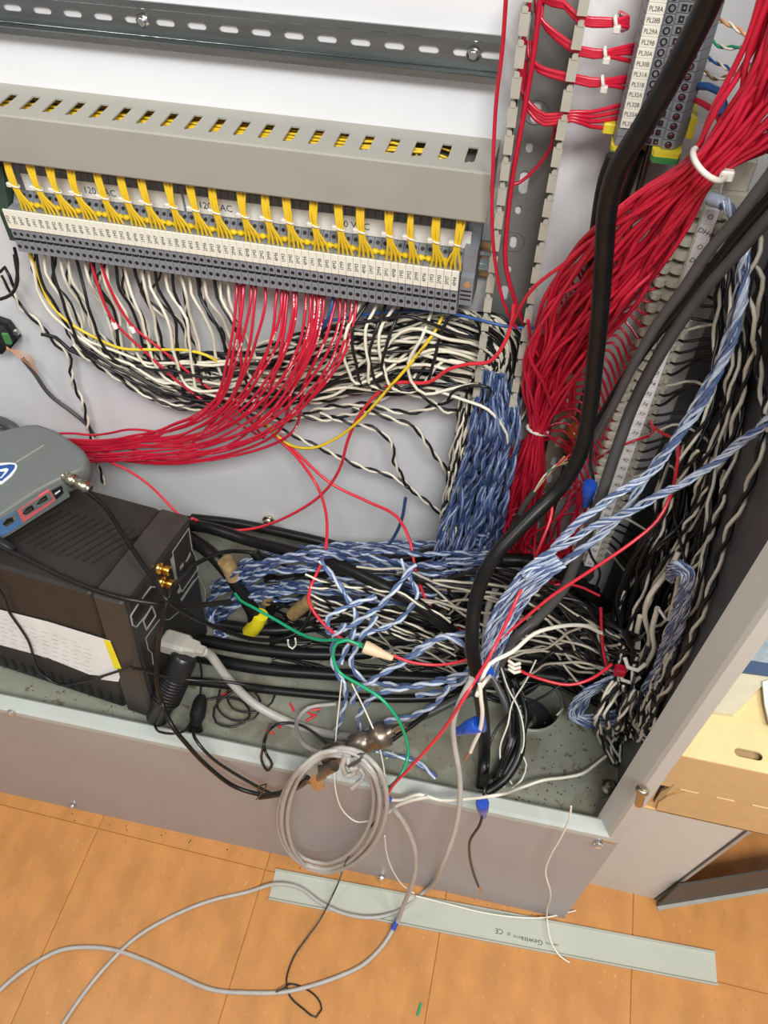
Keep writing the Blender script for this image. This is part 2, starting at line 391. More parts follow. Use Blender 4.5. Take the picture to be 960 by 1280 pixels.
def bolt(px,py,r=.0045):
    b=MB(); p=onY(px,py,.38); p=onY(px,py,yf(p[0])); n=V((0,-1,0))
    b.cyl(p,p+n*.002,[(0,r*1.35),(1,r*1.35)],14); b.cyl(p+n*.002,p+n*.006,[(0,r),(.8,r),(1,r*.85)],6); return b.build('bolt','bright_steel',CAB)
for q in ((15,890),(91,1007),(748,1054),(477,1096)): bolt(*q)
b=MB(); p=onY(803,988,.374); d=V((0,-.55,-.83)); b.cyl(p-d*.004,p+d*.020,[(0,.004),(.05,.0062),(.09,.0072),(.26,.0072),(.30,.0062),(.38,.0046),(.95,.0044),(1,.0036)],16); b.build('hinge_pin','nickel',CAB)
# bolts and studs of the plate
for q,rr in (((334,655),.007),((735,724),.006)):
    b=MB(); p=onY(*q,.735); p[2]=max(p[2],-1.02); b.cyl(p+V((0,.016,0)),p,[(0,rr*.6),(.5,rr*.6),(.5,rr*1.4),(.6,rr*1.4),(.6,rr),(1,rr*.9)],12); b.build('plate_bolt','nickel',CAB)
b=MB(); p=onZ(762,985,-1.055); b.cyl(p,p+V((0,0,.012)),[(0,.011),(.25,.011),(.25,.007),(.7,.007),(1,.004)],16); b.build('floor_bolt','nickel',CAB)
# ================================================================== din rails
def hat_rail(name,x0,x1,zc,label,group=None,slots=(),h=.020,mats=('galvanized',)):
    e=empty(name,((x0+x1)/2,.75,zc-h),label,'rail',group)
    plate('rail_web',[(x0,-h*.62),(x1,-h*.62),(x1,h*.62),(x0,h*.62)],[slot(x,0,.0185,.0062) for x in slots],.0012,((0,.748,zc),(1,0,0),(0,0,1)),mats[0],e)
    for s_ in (1,-1):
        b=MB(); q=[(.7486,h*.60*s_),(.7474,h*.66*s_),(.7375,h*.66*s_),(.7365,h*.70*s_),(.7365,h*.98*s_),(.7377,h*1.0*s_),(.7377,h*.72*s_),(.7486,h*.72*s_)]
        q=[(y,zc+z) for y,z in q]
        if s_<0: q=q[::-1]
        b.prism(q,0,x0,x1); b.build('rail_flange',mats[0],e)
    return e
xa=onY(580,57,.747)[0]; xb=onY(50,5,.747)[0]; pt=(xa-xb)/13
zc=-.2815
R1=hat_rail('din_rail',-.96,-.062,zc,'galvanised slotted mounting rail, empty, fixed along the top of the white plate','empty and loaded rails',[xa+pt*.93-.004]+[xa-pt*k for k in range(0,15)])
for q in ((173,14),(592,60)):
    p=onY(*q,.742); p[2]=zc; b=MB(); b.cyl((p[0],.7475,p[2]),(p[0],.742,p[2]),[(0,.0062),(.4,.0062),(.4,.0045),(.9,.0042),(1,.003)],14); b.build('rail_screw','bright_steel',R1)
hat_rail('din_rail',-.96,-.0475,-.472,'bright slotted rail ending beside the slotted duct, carrying the long terminal row',None,[-.0585])
# ================================================================== wiring duct with yellow wires
D=empty('wiring_duct',(-.5,.75,-.403),'long grey plastic wiring duct with its cover on and yellow wires inside','duct')
hs=[]
for k in range(33):
    x=-.078-.0243*k; hs.append([(x-.0045,.020),(x+.0045,.020),(x+.0045,.046),(x+.002,.049),(x+.0005,.0475),(x-.003,.0505),(x-.0045,.048)])
plate('duct_top_wall',[(-.97,0),(-.056,0),(-.056,.0655),(-.97,.0655)],hs,.0016,((0,.75,-.3548),(1,0,0),(0,-1,0)),'pvc_grey',D)
b=MB(); b.box((-.97,.7445,-.400),(-.056,.7485,-.357)); b.build('duct_back','base_grey',D)
b=MB(); b.prism([(.6835,-.3545),(.6855,-.3532),(.6905,-.3532),(.6905,-.3548),(.6862,-.3555),(.6862,-.3975),(.6900,-.3985),(.6900,-.401),(.6850,-.402),(.6835,-.400)],0,-.97,-.0555); b.build('duct_cover','pvc_grey',D)
b=MB()
for k in range(38): 
    x=-.085-.0243*k; b.box((x-.0085,.69,-.401),(x+.0085,.745,-.3995))
b.build('duct_bottom_fingers','pvc_grey',D)
for k in range(14):
    y=.698+.0033*(k%7)*2; z=-.362-.004*(k//7); x=-.128+random.uniform(-.02,.012) if k%3 else -.10
    wire('yellow_wire',[(-.95,y,z),(-.7,y+random.uniform(-.003,.003),z-.001),(-.4,y+random.uniform(-.003,.003),z),(-.2,y,z),(x,y,z-.002),(x+.008,y-.003,z-.03)],.0014,'yellow_wire','yellow wire lying inside the grey wiring duct, seen through its slots',group='yellow wires inside the duct',raw=True,sides=6,step=.03)
# ================================================================== the long terminal row
NT=64; TP=.00775; TX=-.572
body=[(.742,-.425),(.722,-.425),(.720,-.430),(.720,-.453),(.710,-.463),(.692,-.463),(.6905,-.460),(.6905,-.4935),(.694,-.4945),(.694,-.4965),(.6905,-.4975),(.6905,-.511),(.700,-.518),(.742,-.518)]
def term_proto():
    e=empty('terminal_block',(TX+TP/2,.742,-.518),'grey two-level terminal block clipped into the long row under the duct','terminal','grey terminals of the long row')
    b=MB(); b.prism(body,0,TX+.0003,TX+TP-.0002); b.build('housing','terminal_grey',e)
    c=TX+TP/2
    for z,r in ((-.4883,.0021),(-.5040,.0023)):
        b=MB(); b.cyl((c,.6907,z),(c,.6902,z),[(0,r),(1,r)],9); b.build('screw_hole','hole_dark',e)
    b=MB(); b.cyl((c,.7165,-.4565),(c,.7160,-.4560),[(0,.0021),(1,.0021)],9); b.build('screw_hole','hole_dark',e)
    b=MB(); b.box((TX+.001,.6938,-.4962),(TX+TP-.001,.6905,-.4948)); b.build('separator_slot','hole_dark',e)
    b=MB(); b.bbox((TX+.0002,.6886,-.4815),(TX+TP-.0001,.6905,-.4590),.0004); b.build('marker_tag','cream',e)
    return e
tp=term_proto(); codes=[]
for k in range(NT):
    if k==0: e=tp
    else:
        e=tp.copy(); COL.objects.link(e); e.location=tp.location+V((TP*k,0,0))
        for ch in tp_children: c2=ch.copy(); COL.objects.link(c2); c2.parent=e
    if k==0: tp_children=list(o for o in COL.objects if o.parent is tp)
# the markings: one small print per tag
def kids(e): return [o for o in e.children]
for k,e in enumerate(sorted([o for o in COL.objects if o.name.startswith('terminal_block')],key=lambda o:o.location[0])):
    b=MB(); x=e.location[0]; add_text(b,'%dM%d'%(1+k%4,(k*7+3)%10),(x,.6883,-.4705),(0,0,1),(-1,0,0),.0058)
    b.build('marking','ink',e); e['label']='%s grey two-level terminal block of the long row, counted from the dark green bracket'%nth(k+1)
# end bracket, label strips, jumper
e=empty('end_bracket',(-.068,.742,-.515),'stepped grey end bracket closing the terminal row','bracket')
b=MB(); b.prism([(.742,-.430),(.725,-.430),(.723,-.445),(.708,-.447),(.706,-.470),(.700,-.472),(.700,-.505),(.742,-.512)],0,-.0755,-.062); b.build('housing','terminal_grey',e)
b=MB(); b.cyl((-.0685,.7015,-.480),(-.0685,.6995,-.480),[(0,.004),(1,.0035)],12); b.build('screw','bright_steel',e)
for k in range(3):
    b=MB(); b.box((-.0745,.6995,-.487-.005*k),(-.0635,.7005,-.4885-.005*k)); b.build('rib','hole_dark',e)
e=empty('end_bracket',(-.580,.742,-.515),'dark green end bracket beside the first terminal','bracket')
b=MB(); b.prism([(.742,-.425),(.715,-.425),(.700,-.470),(.700,-.505),(.742,-.512)],0,-.586,-.573); b.build('housing','dark_green',e)
for (xa_,xb_,px,py) in ((-.557,-.375,125,242),(-.372,-.235,270,264),(-.232,-.071,440,287)):
    e=empty('label_strip',((xa_+xb_)/2,.72,-.452),{125:'white printed 120 VAC strip on the first third of the terminal row',270:'white printed 120 VAC strip on the middle of the terminal row',440:'white printed 120 VAC strip near the end bracket of the terminal row'}[px],'label')
    b=MB(); b.box((xa_,.7188,-.4515),(xb_,.7198,-.4325)); b.build('strip','label_white',e)
    b=MB(); p=onY(px,py,.7186); add_text(b,'120 VAC',(p[0],.7185,-.442),(1,0,0),(0,0,1),.0105,cond=.95); b.build('lettering','ink',e)
b=MB(); rings=[]
n=60
for k in range(n):
    x=-.560+ (.478/n)*k; s_=.478/n
    b.cyl((x,.706,-.4600),(x+s_,.706,-.4600),[(0,.0010),(.25,.0030),(.5,.0034),(.75,.0030),(1,.0010)],8)
tag(b.build('jumper_bar','jumper_yellow'),'scalloped yellow jumper bar lying along the terminal row behind the tags','jumper')
# yellow wire groups
tops=[9,38,62,88,122,151,177,210,238,265,301,331,358,391,423,450,486,513,545,575]
for g,px in enumerate(tops):
    py=207+px*.132; xt=onY(px,py,.692)[0]; nn=4 if g not in(17,) else 3
    gx=min(xt+(.004 if g else .002),-.084)
    for j in range(nn):
        u=(j-(nn-1)/2); rx=random.uniform(-.0008,.0008)
        wire('yellow_wire',[(xt+u*.0023,.700,-.392),(xt+u*.0022+rx,.6935,-.408),(xt+u*.0018-rx,.6925,-.424),(xt+u*.0016+(gx-xt)*.4,.6935,-.440),(gx+u*.0040+rx,.6965,-.453),(gx+u*.0050,.6985,-.464)],.00135,'yellow_wire','yellow wire in the %s tied fan under the duct, counted from the dark green bracket'%nth(g+1),group='yellow wires of fan %d'%(g+1),raw=True,sides=7,step=.006)
    m=V((xt+(gx-xt)*.3,.6935,-.432)); e=empty('cable_tie',m,'small clear cable tie round the %s fan of yellow wires from the dark green bracket'%nth(g+1),'cable tie','ties on the yellow wires')
    b=MB(); pts=[m+V((math.cos(a)*.0042,math.sin(a)*.0026,-math.cos(a)*.001)) for a in [2*math.pi*q/12 for q in range(13)]]
    b.tube(pts,.0010,5,cap=False); b.build('strap','tie_clear',e); b=MB(); h=m+V((-.0060,-.001,.0010)); b.bbox(h-V((.0028,.0024,.0024)),h+V((.0028,.0024,.0024)),.0008); b.build('head','tie_clear',e)
# ================================================================== open slotted duct in the middle
C=empty('slotted_duct',(-.025,.75,-.60),'open grey slotted duct standing upright in the middle of the plate','duct')
zh=[]
for px,py,l,ww,vt in ((657,32,.026,.010,1),(670,140,.020,.009,1),(662,184,.011,.007,1),(655,228,.024,.009,1),(648,262,.010,.006,1),(642,302,.015,.007,1),(636,336,.010,.006,1),(631,365,.02,.008,1)):
    p=onY(px,py,.7475); zh.append(slot(p[0],p[2],l,ww,5,True))
plate('duct_base',[(-.0465,-.64),(.0005,-.64),(.0005,.1),(-.0465,.1)],zh,.0016,((0,.7475,0),(1,0,0),(0,0,1)),'base_grey',C)
for px,py in ((670,140),(642,302)):
    p=onY(px,py,.7455); b=MB(); pts=[V((p[0]+math.cos(a)*.011,.746,p[2]+math.sin(a)*.011)) for a in [2*math.pi*q/20 for q in range(21)]]; b.tube(pts,.0006,5,cap=False); b.build('knockout_ring','base_grey',C)
for xx,sg,off in ((-.0470,1,0),(.0005,-1,-.006)):
    for k in range(19):
        z=-.212+off-.0235*k
        if z<-.64: break
        b=MB(); b.box((xx-.0008,.693,z-.0082),(xx+.0008,.748,z+.0082)); x2=xx+.004*sg
        b.prism([(min(xx-.0012*sg,xx+.0065*sg),.690),(max(xx-.0012*sg,xx+.0065*sg),.690),(max(xx-.0012*sg,xx+.0065*sg),.6935),(min(xx-.0012*sg,xx+.0065*sg),.6935)],2,z-.0085,z+.0075)
        b.prism([(xx,.6895),(xx+.0045*sg,.6895),(xx+.003*sg,.6935),(xx,.6935)][::sg],2,z+.0078,z+.0115)
        b.build('finger','comb_grey',C)
# ================================================================== upper terminal column with PL tags
PZ=-.3005; PPi=.0076
names=['PL33B','PL33A','PL32B','PL32A','PL31B','PL31A','PL30B','PL30A','PL29B','PL29A','PL28B','PL28A','PL27B','PL27A','PL26B','PL26A']
for k in range(-2,15):
    z=PZ+PPi*k; nm=names[k] if 0<=k<15 else None
    e=empty('terminal_block',(.07,.742,z-.003),('grey plug terminal tagged %s in the upright column behind the black cable'%nm) if nm else ['grey untagged terminal at the foot of the upright column, lower one','grey untagged terminal at the foot of the upright column, upper one'][k+2],'terminal')
    b=MB(); b.prism([(.0425,.742),(.0415,.700),(.0435,.690),(.0570,.690),(.0585,.6935),(.0650,.6935),(.0665,.697),(.0800,.697),(.0815,.6935),(.0905,.6935),(.0935,.697),(.0985,.705),(.0985,.742)],2,z-.0035,z+.0035); b.build('housing','terminal_grey',e)
    for xx in (.0617,.0860):
        b=MB(); b.cyl((xx,.6936,z),(xx,.6930,z),[(0,.0028),(1,.0028)],12,0); b.cyl((xx,.6930,z),(xx,.6922,z),[(0,.0019),(1,.0015)],10,1); b.build('screw',['hole_dark','bright_steel'],e)
    b=MB()
    for xx in (.0705,.0758): b.box((xx-.0019,.6961,z-.0021),(xx+.0019,.6971,z+.0021),0); b.box((xx-.0006,.6956,z-.0008),(xx+.0008,.6962,z+.0008),1)
    b.build('plug_socket',['hole_dark','bright_steel'],e)
    if nm:
        b=MB(); b.bbox((.0440,.6885,z-.0037),(.0565,.6902,z+.0037),.0003); b.build('marker_tag','cream',e)
        b=MB(); add_text(b,nm,(.0502,.6883,z),(1,0,0),(0,0,1),.0048,cond=.8); b.build('marking','ink',e)
e=empty('earth_terminal',(.07,.742,-.330),'yellow and green striped earth terminal under the upright column','terminal')
for x0,x1 in ((.0405,.0575),(.0745,.098)):
    b=MB(); b.prism([(x0,.742),(x0,.692),(x0+.002,.688),(x1-.002,.688),(x1,.692),(x1,.742)],2,-.3240,-.3200); b.build('yellow_plate','earth_yellow',e)
    b=MB(); b.prism([(x0,.742),(x0,.692),(x0+.002,.687),(x1-.002,.687),(x1,.692),(x1,.742)],2,-.3290,-.3240); b.build('green_plate','earth_green',e)
for k in range(5):
    b=MB(); b.box((.0425+.003*k,.6868,-.3255),(.0438+.003*k,.688,-.3225)); b.build('notch','earth_green',e)
b=MB(); b.box((.0985,.70,-.312),(.104,.735,-.295)); b.build('side_tab','earth_yellow',e)
# vertical rail below it
VR=empty('din_rail',(.0625,.75,-.95),'brownish upright slotted rail running down behind the red wire harness','rail')
zs=[-.356-.0335*k for k in range(17)]
plate('rail_web',[(.050,-.95),(.075,-.95),(.075,.1),(.050,.1)],[slot(.0625,z,.018,.0065,5,True) for z in zs],.0012,((0,.748,0),(1,0,0),(0,0,1)),'strip_brown',VR)
for s_ in (1,-1):
    q=[(.0625+s_*.0125,.7486),(.0625+s_*.0135,.7474),(.0625+s_*.0135,.7395),(.0625+s_*.0145,.7385),(.0625+s_*.0175,.7385),(.0625+s_*.0175,.7397),(.0625+s_*.0148,.7400),(.0625+s_*.0148,.7486)]
    b=MB(); b.prism(q if s_>0 else q[::-1],2,-.95,-.30); b.build('rail_flange','rail_dark',VR)
# amber and red indicator parts
for px,py,m,lab in ((717,541,'amber','amber translucent indicator bulb beside the black cable'),(713,560,'ruby','dark red indicator bulb under the amber one'),(752,570,'ruby','round red indicator bulb on the far side of the black cable'),(754,541,'amber','small amber indicator bulb beside the barrier strip'),(716,575,'ruby','lowest red indicator bulb above the copper strands')):
    c=onY(px,py,.722); e=empty('indicator_bulb',c+V((0,.02,0)),lab,'bulb'); b=MB()
    b.cyl(c+V((0,.012,0)),c+V((0,-.009,0)),[(0,.006),(.3,.0085),(.6,.0085),(.85,.0065),(1,.002)],14); b.build('lens',m,e)
    b=MB(); b.cyl(c+V((0,.025,0)),c+V((0,.012,0)),[(0,.005),(1,.005)],10); b.build('socket','nickel',e)
# ================================================================== barrier strip of cream blocks
NS=36; SP=.0146; SZ=-.372
e=empty('barrier_block',(.131,.745,SZ-SP/2),'cream barrier block in the long slanting row under the PL column','terminal','cream barrier blocks')
b=MB(); b.box((.108,.712,SZ-.0062),(.157,.745,SZ+.0062)); b.bbox((.1300,.6935,SZ-.0069),(.1445,.713,SZ+.0069),.0006)
b.prism([(.1095,.712),(.1085,.702),(.1105,.6965),(.1145,.6945),(.118,.696),(.120,.700),(.123,.6975),(.127,.6965),(.131,.698),(.131,.712)],2,SZ-.0052,SZ+.0018)
b.prism([(.1435,.712),(.1435,.698),(.147,.6965),(.150,.700),(.1535,.699),(.1562,.702),(.1565,.712)],2,SZ-.0050,SZ+.0016); b.build('housing','strip_beige',e)
for xx in (.1165,.1505): b=MB(); b.cyl((xx,.7123,SZ+.004),(xx,.7095,SZ+.004),[(0,.0026),(1,.0024)],9); b.build('clamp_screw','nickel',e)
b=MB(); b.bbox((.1312,.6905,SZ-.0071),(.1432,.6937,SZ+.0071),.0003); b.build('marker_tag','label_white',e)
sk=list(o for o in COL.objects if o.parent is e); s0=e
for k in range(NS):
    if k:
        e=s0.copy(); COL.objects.link(e); e.location=s0.location+V((0,0,-SP*k))
        for ch in sk: c2=ch.copy(); COL.objects.link(c2); c2.parent=e
    b=MB(); z=SZ-SP*k; e['label']='%s cream barrier block below the finned end stop'%nth(k+1)
    t=['O','DH4','O','DI2','O','004','C','1R'][k] if k<8 else '%d'%(k+21)
    add_text(b,t,(.1372,.6903,z),(.9,0,-.3),(.3,0,.9),.0068); b.build('marking','ink',e)
e=empty('end_stop',(.133,.745,-.366),'cream end stop with a raised fin capping the barrier strip','bracket')
b=MB(); b.box((.112,.705,-.3655),(.166,.745,-.3575)); b.build('flange','strip_beige',e)
b=MB(); b.bbox((.118,.712,-.3575),(.164,.745,-.330),.001); b.build('housing','strip_beige',e)
b=MB(); b.prism([(.712,-.3575),(.712,-.338),(.700,-.3575)],0,.140,.1415); b.build('fin','strip_beige',e)
e=empty('end_stop',(.133,.745,-.935),'black end stop under the bottom of the barrier strip','bracket')
b=MB(); b.bbox((.114,.703,-.935),(.150,.745,-.900),.001); b.build('housing','beam_grey',e)
for x in (.122,.132,.142):
    b=MB(); b.box((x-.002,.7015,-.928),(x+.002,.703,-.905)); b.build('rib','beam_grey',e)
# ================================================================== black computer lying against the lip
def rot(ax,a): return Matrix.Rotation(a,3,ax)
RP=rot('Z',-.099)@rot('Y',-.011)@rot('X',-.137); PO=V((-.407,.440,-.799)); PW,PH,PL=.164,.243,.46
PB=PO-RP.col[2]*PH
PC=empty('tower_computer',PB,'bulky black computer case lying beside the grey modem, sheet taped to its side','computer',R=RP)
def LP(px,py,ax,val):
    """point of the computer's own frame seen at px,py on its plane axis=val"""
    n=RP.col[ax]; p0=PB+n*val; q=onP(px,py,p0,n)-PB; return RP.transposed()@q
b=MB(); b.bbox((-PL,.001,.002),(-.046,PW-.001,PH),.004); b.build('case','device_black',PC,True)
b=MB(); b.bbox((-.0445,0,0),(-.002,PW,PH+.001),.004); b.build('rear_shell','device_face',PC,True)
b=MB(); b.bbox((-.003,.008,.008),(0,PW-.008,PH-.008),.001); b.build('port_panel','device_black',PC,True)
b=MB()
for k in range(11):
    x=-.19+.0118*k; p=[V((x,.045,PH)),V((x+.030,.115,PH))]; d=V((.0016,0,0)); 
    b.box((0,-.001,-.0022),(.0024,.075,.0006),0,rot('Z',-.40),(x,.045,PH))
b.build('vent_slots','hole_dark',PC,True)
b=MB()
for k in range(26):
    x=-.44+.0155*k; b.box((x,-.0004,.012),(x+.005,.0012,.034))
b.build('side_vent_slots','hole_dark',PC,True)
# taped sheet
pp=[LP(*q,1,-.0006) for q in ((-40,752),(60,777),(138,801),(143,822),(150,846),(148,852),(126,849),(132,845),(112,843),(60,822),(-40,795))]
b=MB(); b.add(pp,[tuple(range(len(pp)))[::-1]]); b.add([q+V((0,-.0004,0)) for q in pp],[tuple(range(len(pp)))]); b.build('taped_sheet','paper',PC,True)
pp=[LP(*q,1,-.0013) for q in ((129,799),(138,802),(152,836),(143,836))]; b=MB(); b.add(pp,[(0,1,2,3)]); b.build('tape_strip','yellow_tape',PC,True)
b=MB()
for k in range(7):
    for j in range(9):
        q=LP(5+j*13+random.uniform(-2,2),775+j*4.0+k*5.2,1,-.0013)
        if q[0]<-.075: b.box(q-V((.006,0,.0003)),q+V((random.uniform(.0,.006),.0003,.0003)))
b.build('sheet_print','device_print',PC,True)
def outline(pts,name='port_outline',m='device_print',closed=True,r=.0007):
    pl=[LP(140+x/6.4,640+y/6.4,0,.0004) for x,y in pts]
    if closed: pl.append(pl[0])
    b=MB()
    for a,c in zip(pl,pl[1:]): b.tube([a,(a+c)/2,c],r,4)
    b.build(name,m,PC,True)
outline([(485,320),(615,130),(640,300),(680,380),(690,450),(560,640),(520,540)])
outline([(555,700),(690,515),(745,620),(745,720)],closed=False)
outline([(150,830),(220,720),(310,600),(370,600)],closed=False,r=.0014)
outline([(150,830),(165,905),(195,920),(300,790)],closed=False,r=.0012)
outline([(250,870),(320,750),(350,830),(275,940)],r=.0014)
outline([(545,790),(460,860),(380,860),(270,1010),(290,1100),(320,1130),(330,1220)],closed=False)
for pts in ([(465,380),(485,350),(525,540),(505,560)],[(520,640),(540,600),(560,625),(535,655)],[(585,400),(625,315),(632,345),(600,400)],[(545,700),(655,540),(665,550),(560,715)],[(540,440),(570,400),(575,430),(545,470)]):
    b=MB(); b.add([LP(140+x/6.4,640+y/6.4,0,.0009) for x,y in pts],[(0,1,2,3)]); b.build('printed_symbol','device_print',PC,True)
for pts in ([(165,820),(220,740),(260,760),(200,880)],[(262,868),(318,770),(340,830),(282,915)],[(280,680),(330,610),(370,640),(330,690)]):
    b=MB(); b.add([LP(140+x/6.4,640+y/6.4,0,.0007) for x,y in pts],[(0,1,2,3)]); b.build('socket','hole_dark',PC,True)
for x,y in ((203,713),(207,730)):
    c=LP(x-5,y-3,0,0); e_=[(0,.0075),(.25,.0075),(.25,.0055),(.5,.0055),(.5,.0062),(.95,.0062),(1,.0045)]
    b=MB(); b.cyl(c,c+V((.017,0,0)),e_,14); 
    for k in range(5): b.cyl(c+V((.0095+k*.0013,0,0)),c+V((.0101+k*.0013,0,0)),[(0,.0067),(1,.0067)],12)
    b.cyl(c+V((.0171,0,0)),c+V((.0172,0,0)),[(0,.0042),(1,.0042)],10,1); b.build('antenna_socket',['gold','hole_dark'],PC,True)
# grey power plug
c=PB+RP@LP(205,800,0,.004); d=(RP@V((1,0.05,-.05))).normalized(); u=RP.col[1]; v_=d.cross(u)
PLG=empty('power_plug',c,'grey moulded power plug pushed into the black computer','plug'); b=MB()
def sec(t,a,h): return [c+d*t+u*(a*x)+v_*(h*y) for x,y in ((-1,-.6),(-.7,-1),(.7,-1),(1,-.6),(1,.6),(.7,1),(-.7,1),(-1,.6))]
b.loft([sec(0,.013,.010),sec(.003,.0145,.0115),sec(.030,.0145,.0115),sec(.034,.013,.0105),sec(.036,.011,.0095),sec(.047,.010,.009),sec(.050,.0065,.0065),sec(.058,.006,.006)],0,False); b.build('body','plug_grey',PLG)
endp=c+d*.056
b=MB(); b.tube(spline([endp,P(262,818,.475),P(285,848,.47),P(318,880,.46),P(360,902,.455),P(400,915,.45),P(440,922,-1.03)],.008),.0062,12); b.build('cord','pale_cable',PLG)
# ribbed black adapter in front of the computer
AD=empty('power_adapter',onZ(215,880,-1.05),'black ribbed strain relief of a power lead below the grey plug','adapter')
a0=P(232,818,.46);a1=P(196,898,-1.035); b=MB()
b.cyl(a0,a1,[(0,.014),(.04,.018),(.7,.019),(.74,.016),(1,.015)],14); b.build('body','black_wire',AD)
for k in range(9):
    q=a0+(a1-a0)*(.30+k*.045); b=MB(); b.cyl(q,q+(a1-a0)*.02,[(0,.0196),(.5,.0208),(1,.0196)],14); b.build('rib','black_wire',AD)
a0=P(252,870,-1.035);a1=P(243,912,-1.035); AD2=empty('cable_plug',a1,'small black plug lying on the cabinet floor left of the thin black loops','plug'); b=MB(); b.cyl(a0,a1,[(0,.006),(.2,.010),(.6,.011),(.8,.008),(1,.012)],12); b.build('body','black_wire',AD2)
# ================================================================== grey modem on the computer
MZ=-.763; MH=.032
mp=[(-.525,.602),(-.528,.620),(-.540,.632),(-.600,.660),(-.622,.664),(-.650,.652),(-.735,.575),(-.740,.555),(-.672,.425),(-.655,.418),(-.632,.430),(-.560,.560)]
mp=[V((x,y,0)) for x,y in mp]; cen=sum(mp,V((0,0,0)))/len(mp)
def ring(sc,z): 
    pts=spline([V((q[0],q[1],0)) for q in mp]+[V((mp[0][0],mp[0][1],0))],.012)
    return [cen+(q-cen)*sc+V((0,0,z)) for q in pts[:-1]]
MO=empty('modem',(cen[0],cen[1],MZ-MH),'grey rounded modem with red and blue framed network ports on the black computer','modem')
b=MB(); b.loft([ring(.93,MZ-MH),ring(.985,MZ-MH+.003),ring(1,MZ-.012),ring(.99,MZ-.004),ring(.965,MZ-.0008),ring(.93,MZ)][::-1]); b.build('shell','modem_grey',MO)
q0,q1=V((-.632,.430,0)),V((-.560,.560,0)); dr=(q1-q0).normalized(); nr=V((dr[1],-dr[0],0))
def MP(px,py,o=.0025): # on port face plane
    return onP(px,py,V((q0[0],q0[1],MZ))+nr*(o),nr)
def mpoly(name,pts,m,o): 
    b=MB(); a=[MP(x/6.857,520+y/6.857,o) for x,y in pts]; k_=[q-nr*.003 for q in a]; n=len(a)
    b.add(a+k_,[tuple(range(n))]+[(i,(i+1)%n,n+(i+1)%n,n+i) for i in range(n)]); return b.build(name,m,MO)
mpoly('port_panel',[(-160,960),(0,880),(560,560),(600,690),(95,1010),(-120,1130)],'modem_grey',.003)
mpoly('red_port_frame',[(150,810),(425,635),(475,725),(195,915)],'port_red',.0036)
mpoly('blue_port_frame',[(0,890),(135,815),(200,920),(70,1000),(-60,1060)],'port_blue',.0036)
mpoly('port_inlay',[(185,800),(420,655),(455,715),(215,865)],'modem_grey',.0042)
mpoly('port_inlay',[(20,890),(140,830),(150,890),(60,950)],'modem_grey',.0042)
for pts in ([(195,840),(230,790),(275,765),(295,800),(225,845)],[(315,760),(350,710),(395,680),(412,715),(345,755)],[(25,930),(60,885),(105,870),(120,905),(50,945)]):
    mpoly('network_port',pts,'hole_dark',.0048)
for pts in ([(210,832),(270,790),(275,800),(215,845)],[(335,745),(390,705),(395,712),(340,757)],[(45,940),(100,905),(105,915),(50,950)]): mpoly('port_contacts',pts,'nickel',.0052)
mpoly('usb_port',[(445,645),(530,600),(545,660),(485,715)],'hole_dark',.0045)
mpoly('usb_symbol',[(470,665),(515,635),(518,645),(474,677)],'decal_white',.0050)
def mtop(name,pts,m,h,par=MO):
    b=MB(); a=[onZ(x/6.857,520+y/6.857,MZ+h) for x,y in pts]; n=len(a); k_=[q-V((0,0,.0012)) for q in a]
    b.add(a+k_,[tuple(range(n))[::-1]]+[(i,(i+1)%n,n+(i+1)%n,n+i) for i in range(n)]); return b.build(name,m,par)
EM=[(-160,440),(0,402),(90,398),(135,405),(148,425),(140,455),(100,510),(20,578),(-30,590),(-160,560)]
mtop('emblem',EM,'decal_white',.0012)
mtop('emblem_field',[(-150,470),(0,425),(85,413),(128,418),(125,445),(80,500),(15,555),(-150,545)],'decal_blue',.0016)
mtop('emblem_swoosh',[(-150,500),(0,458),(55,445),(75,455),(60,480),(15,530),(-20,535),(10,520),(45,475),(0,475),(-150,520)],'decal_white',.0020)
mtop('lid_crease',[(135,392),(375,244),(378,250),(140,398)],'plug_grey',.0010)
c0=MP(80,595,-.001); c1=onZ(113,612,-.776); SM=empty('coax_plug',c1,'ribbed nickel coax plug screwed onto the corner of the grey modem','connector'); b=MB()
b.cyl(c0,c1,[(0,.0075),(.18,.0075),(.2,.0088),(.38,.0088),(.4,.0068),(.5,.0068),(.52,.0080),(.88,.0080),(.9,.0060),(1,.0058)],16); b.build('sleeve','nickel',SM)
c0=onZ(-8,648,-.785); c1=onZ(8,662,-.79)
b=MB(); b.cyl(c0,c1,[(0,.006),(.5,.0075),(1,.007)],10); tag(b.build('coax_plug','nickel'),'second coax plug at the blue framed port of the modem','connector')
# black round fitting at the left with copper strands
BF=empty('cable_gland',onY(12,425,.74),'black hexagonal cable gland with bare copper strands, left of the wires','gland')
c=onY(-2,418,.735); b=MB(); b.cyl(c+V((0,.012,0)),c+V((0,-.018,0)),[(0,.026),(.3,.026),(.35,.022),(.9,.022),(1,.018)],6); b.build('body','black_wire',BF)
b=MB(); p=onY(19,417,.714); b.cyl(p+V((0,.004,0)),p,[(0,.0042),(1,.0036)],10); b.build('screw','bright_steel',BF)
b=MB(); p=onY(8,424,.7165); b.box(p-V((.004,.0005,.008)),p+V((.004,.003,.008))); b.build('green_insert','earth_green',BF)
for k in range(5):
    wire('copper_strand',[(8,437-k,.716),(22,438+k*2,.715),(34,442+k*3,.716),(44+k,452+k*4,.72)],.0005,'orange_wire','bare copper strand fanning out of the black gland',group='copper strands at the gland',sides=4)
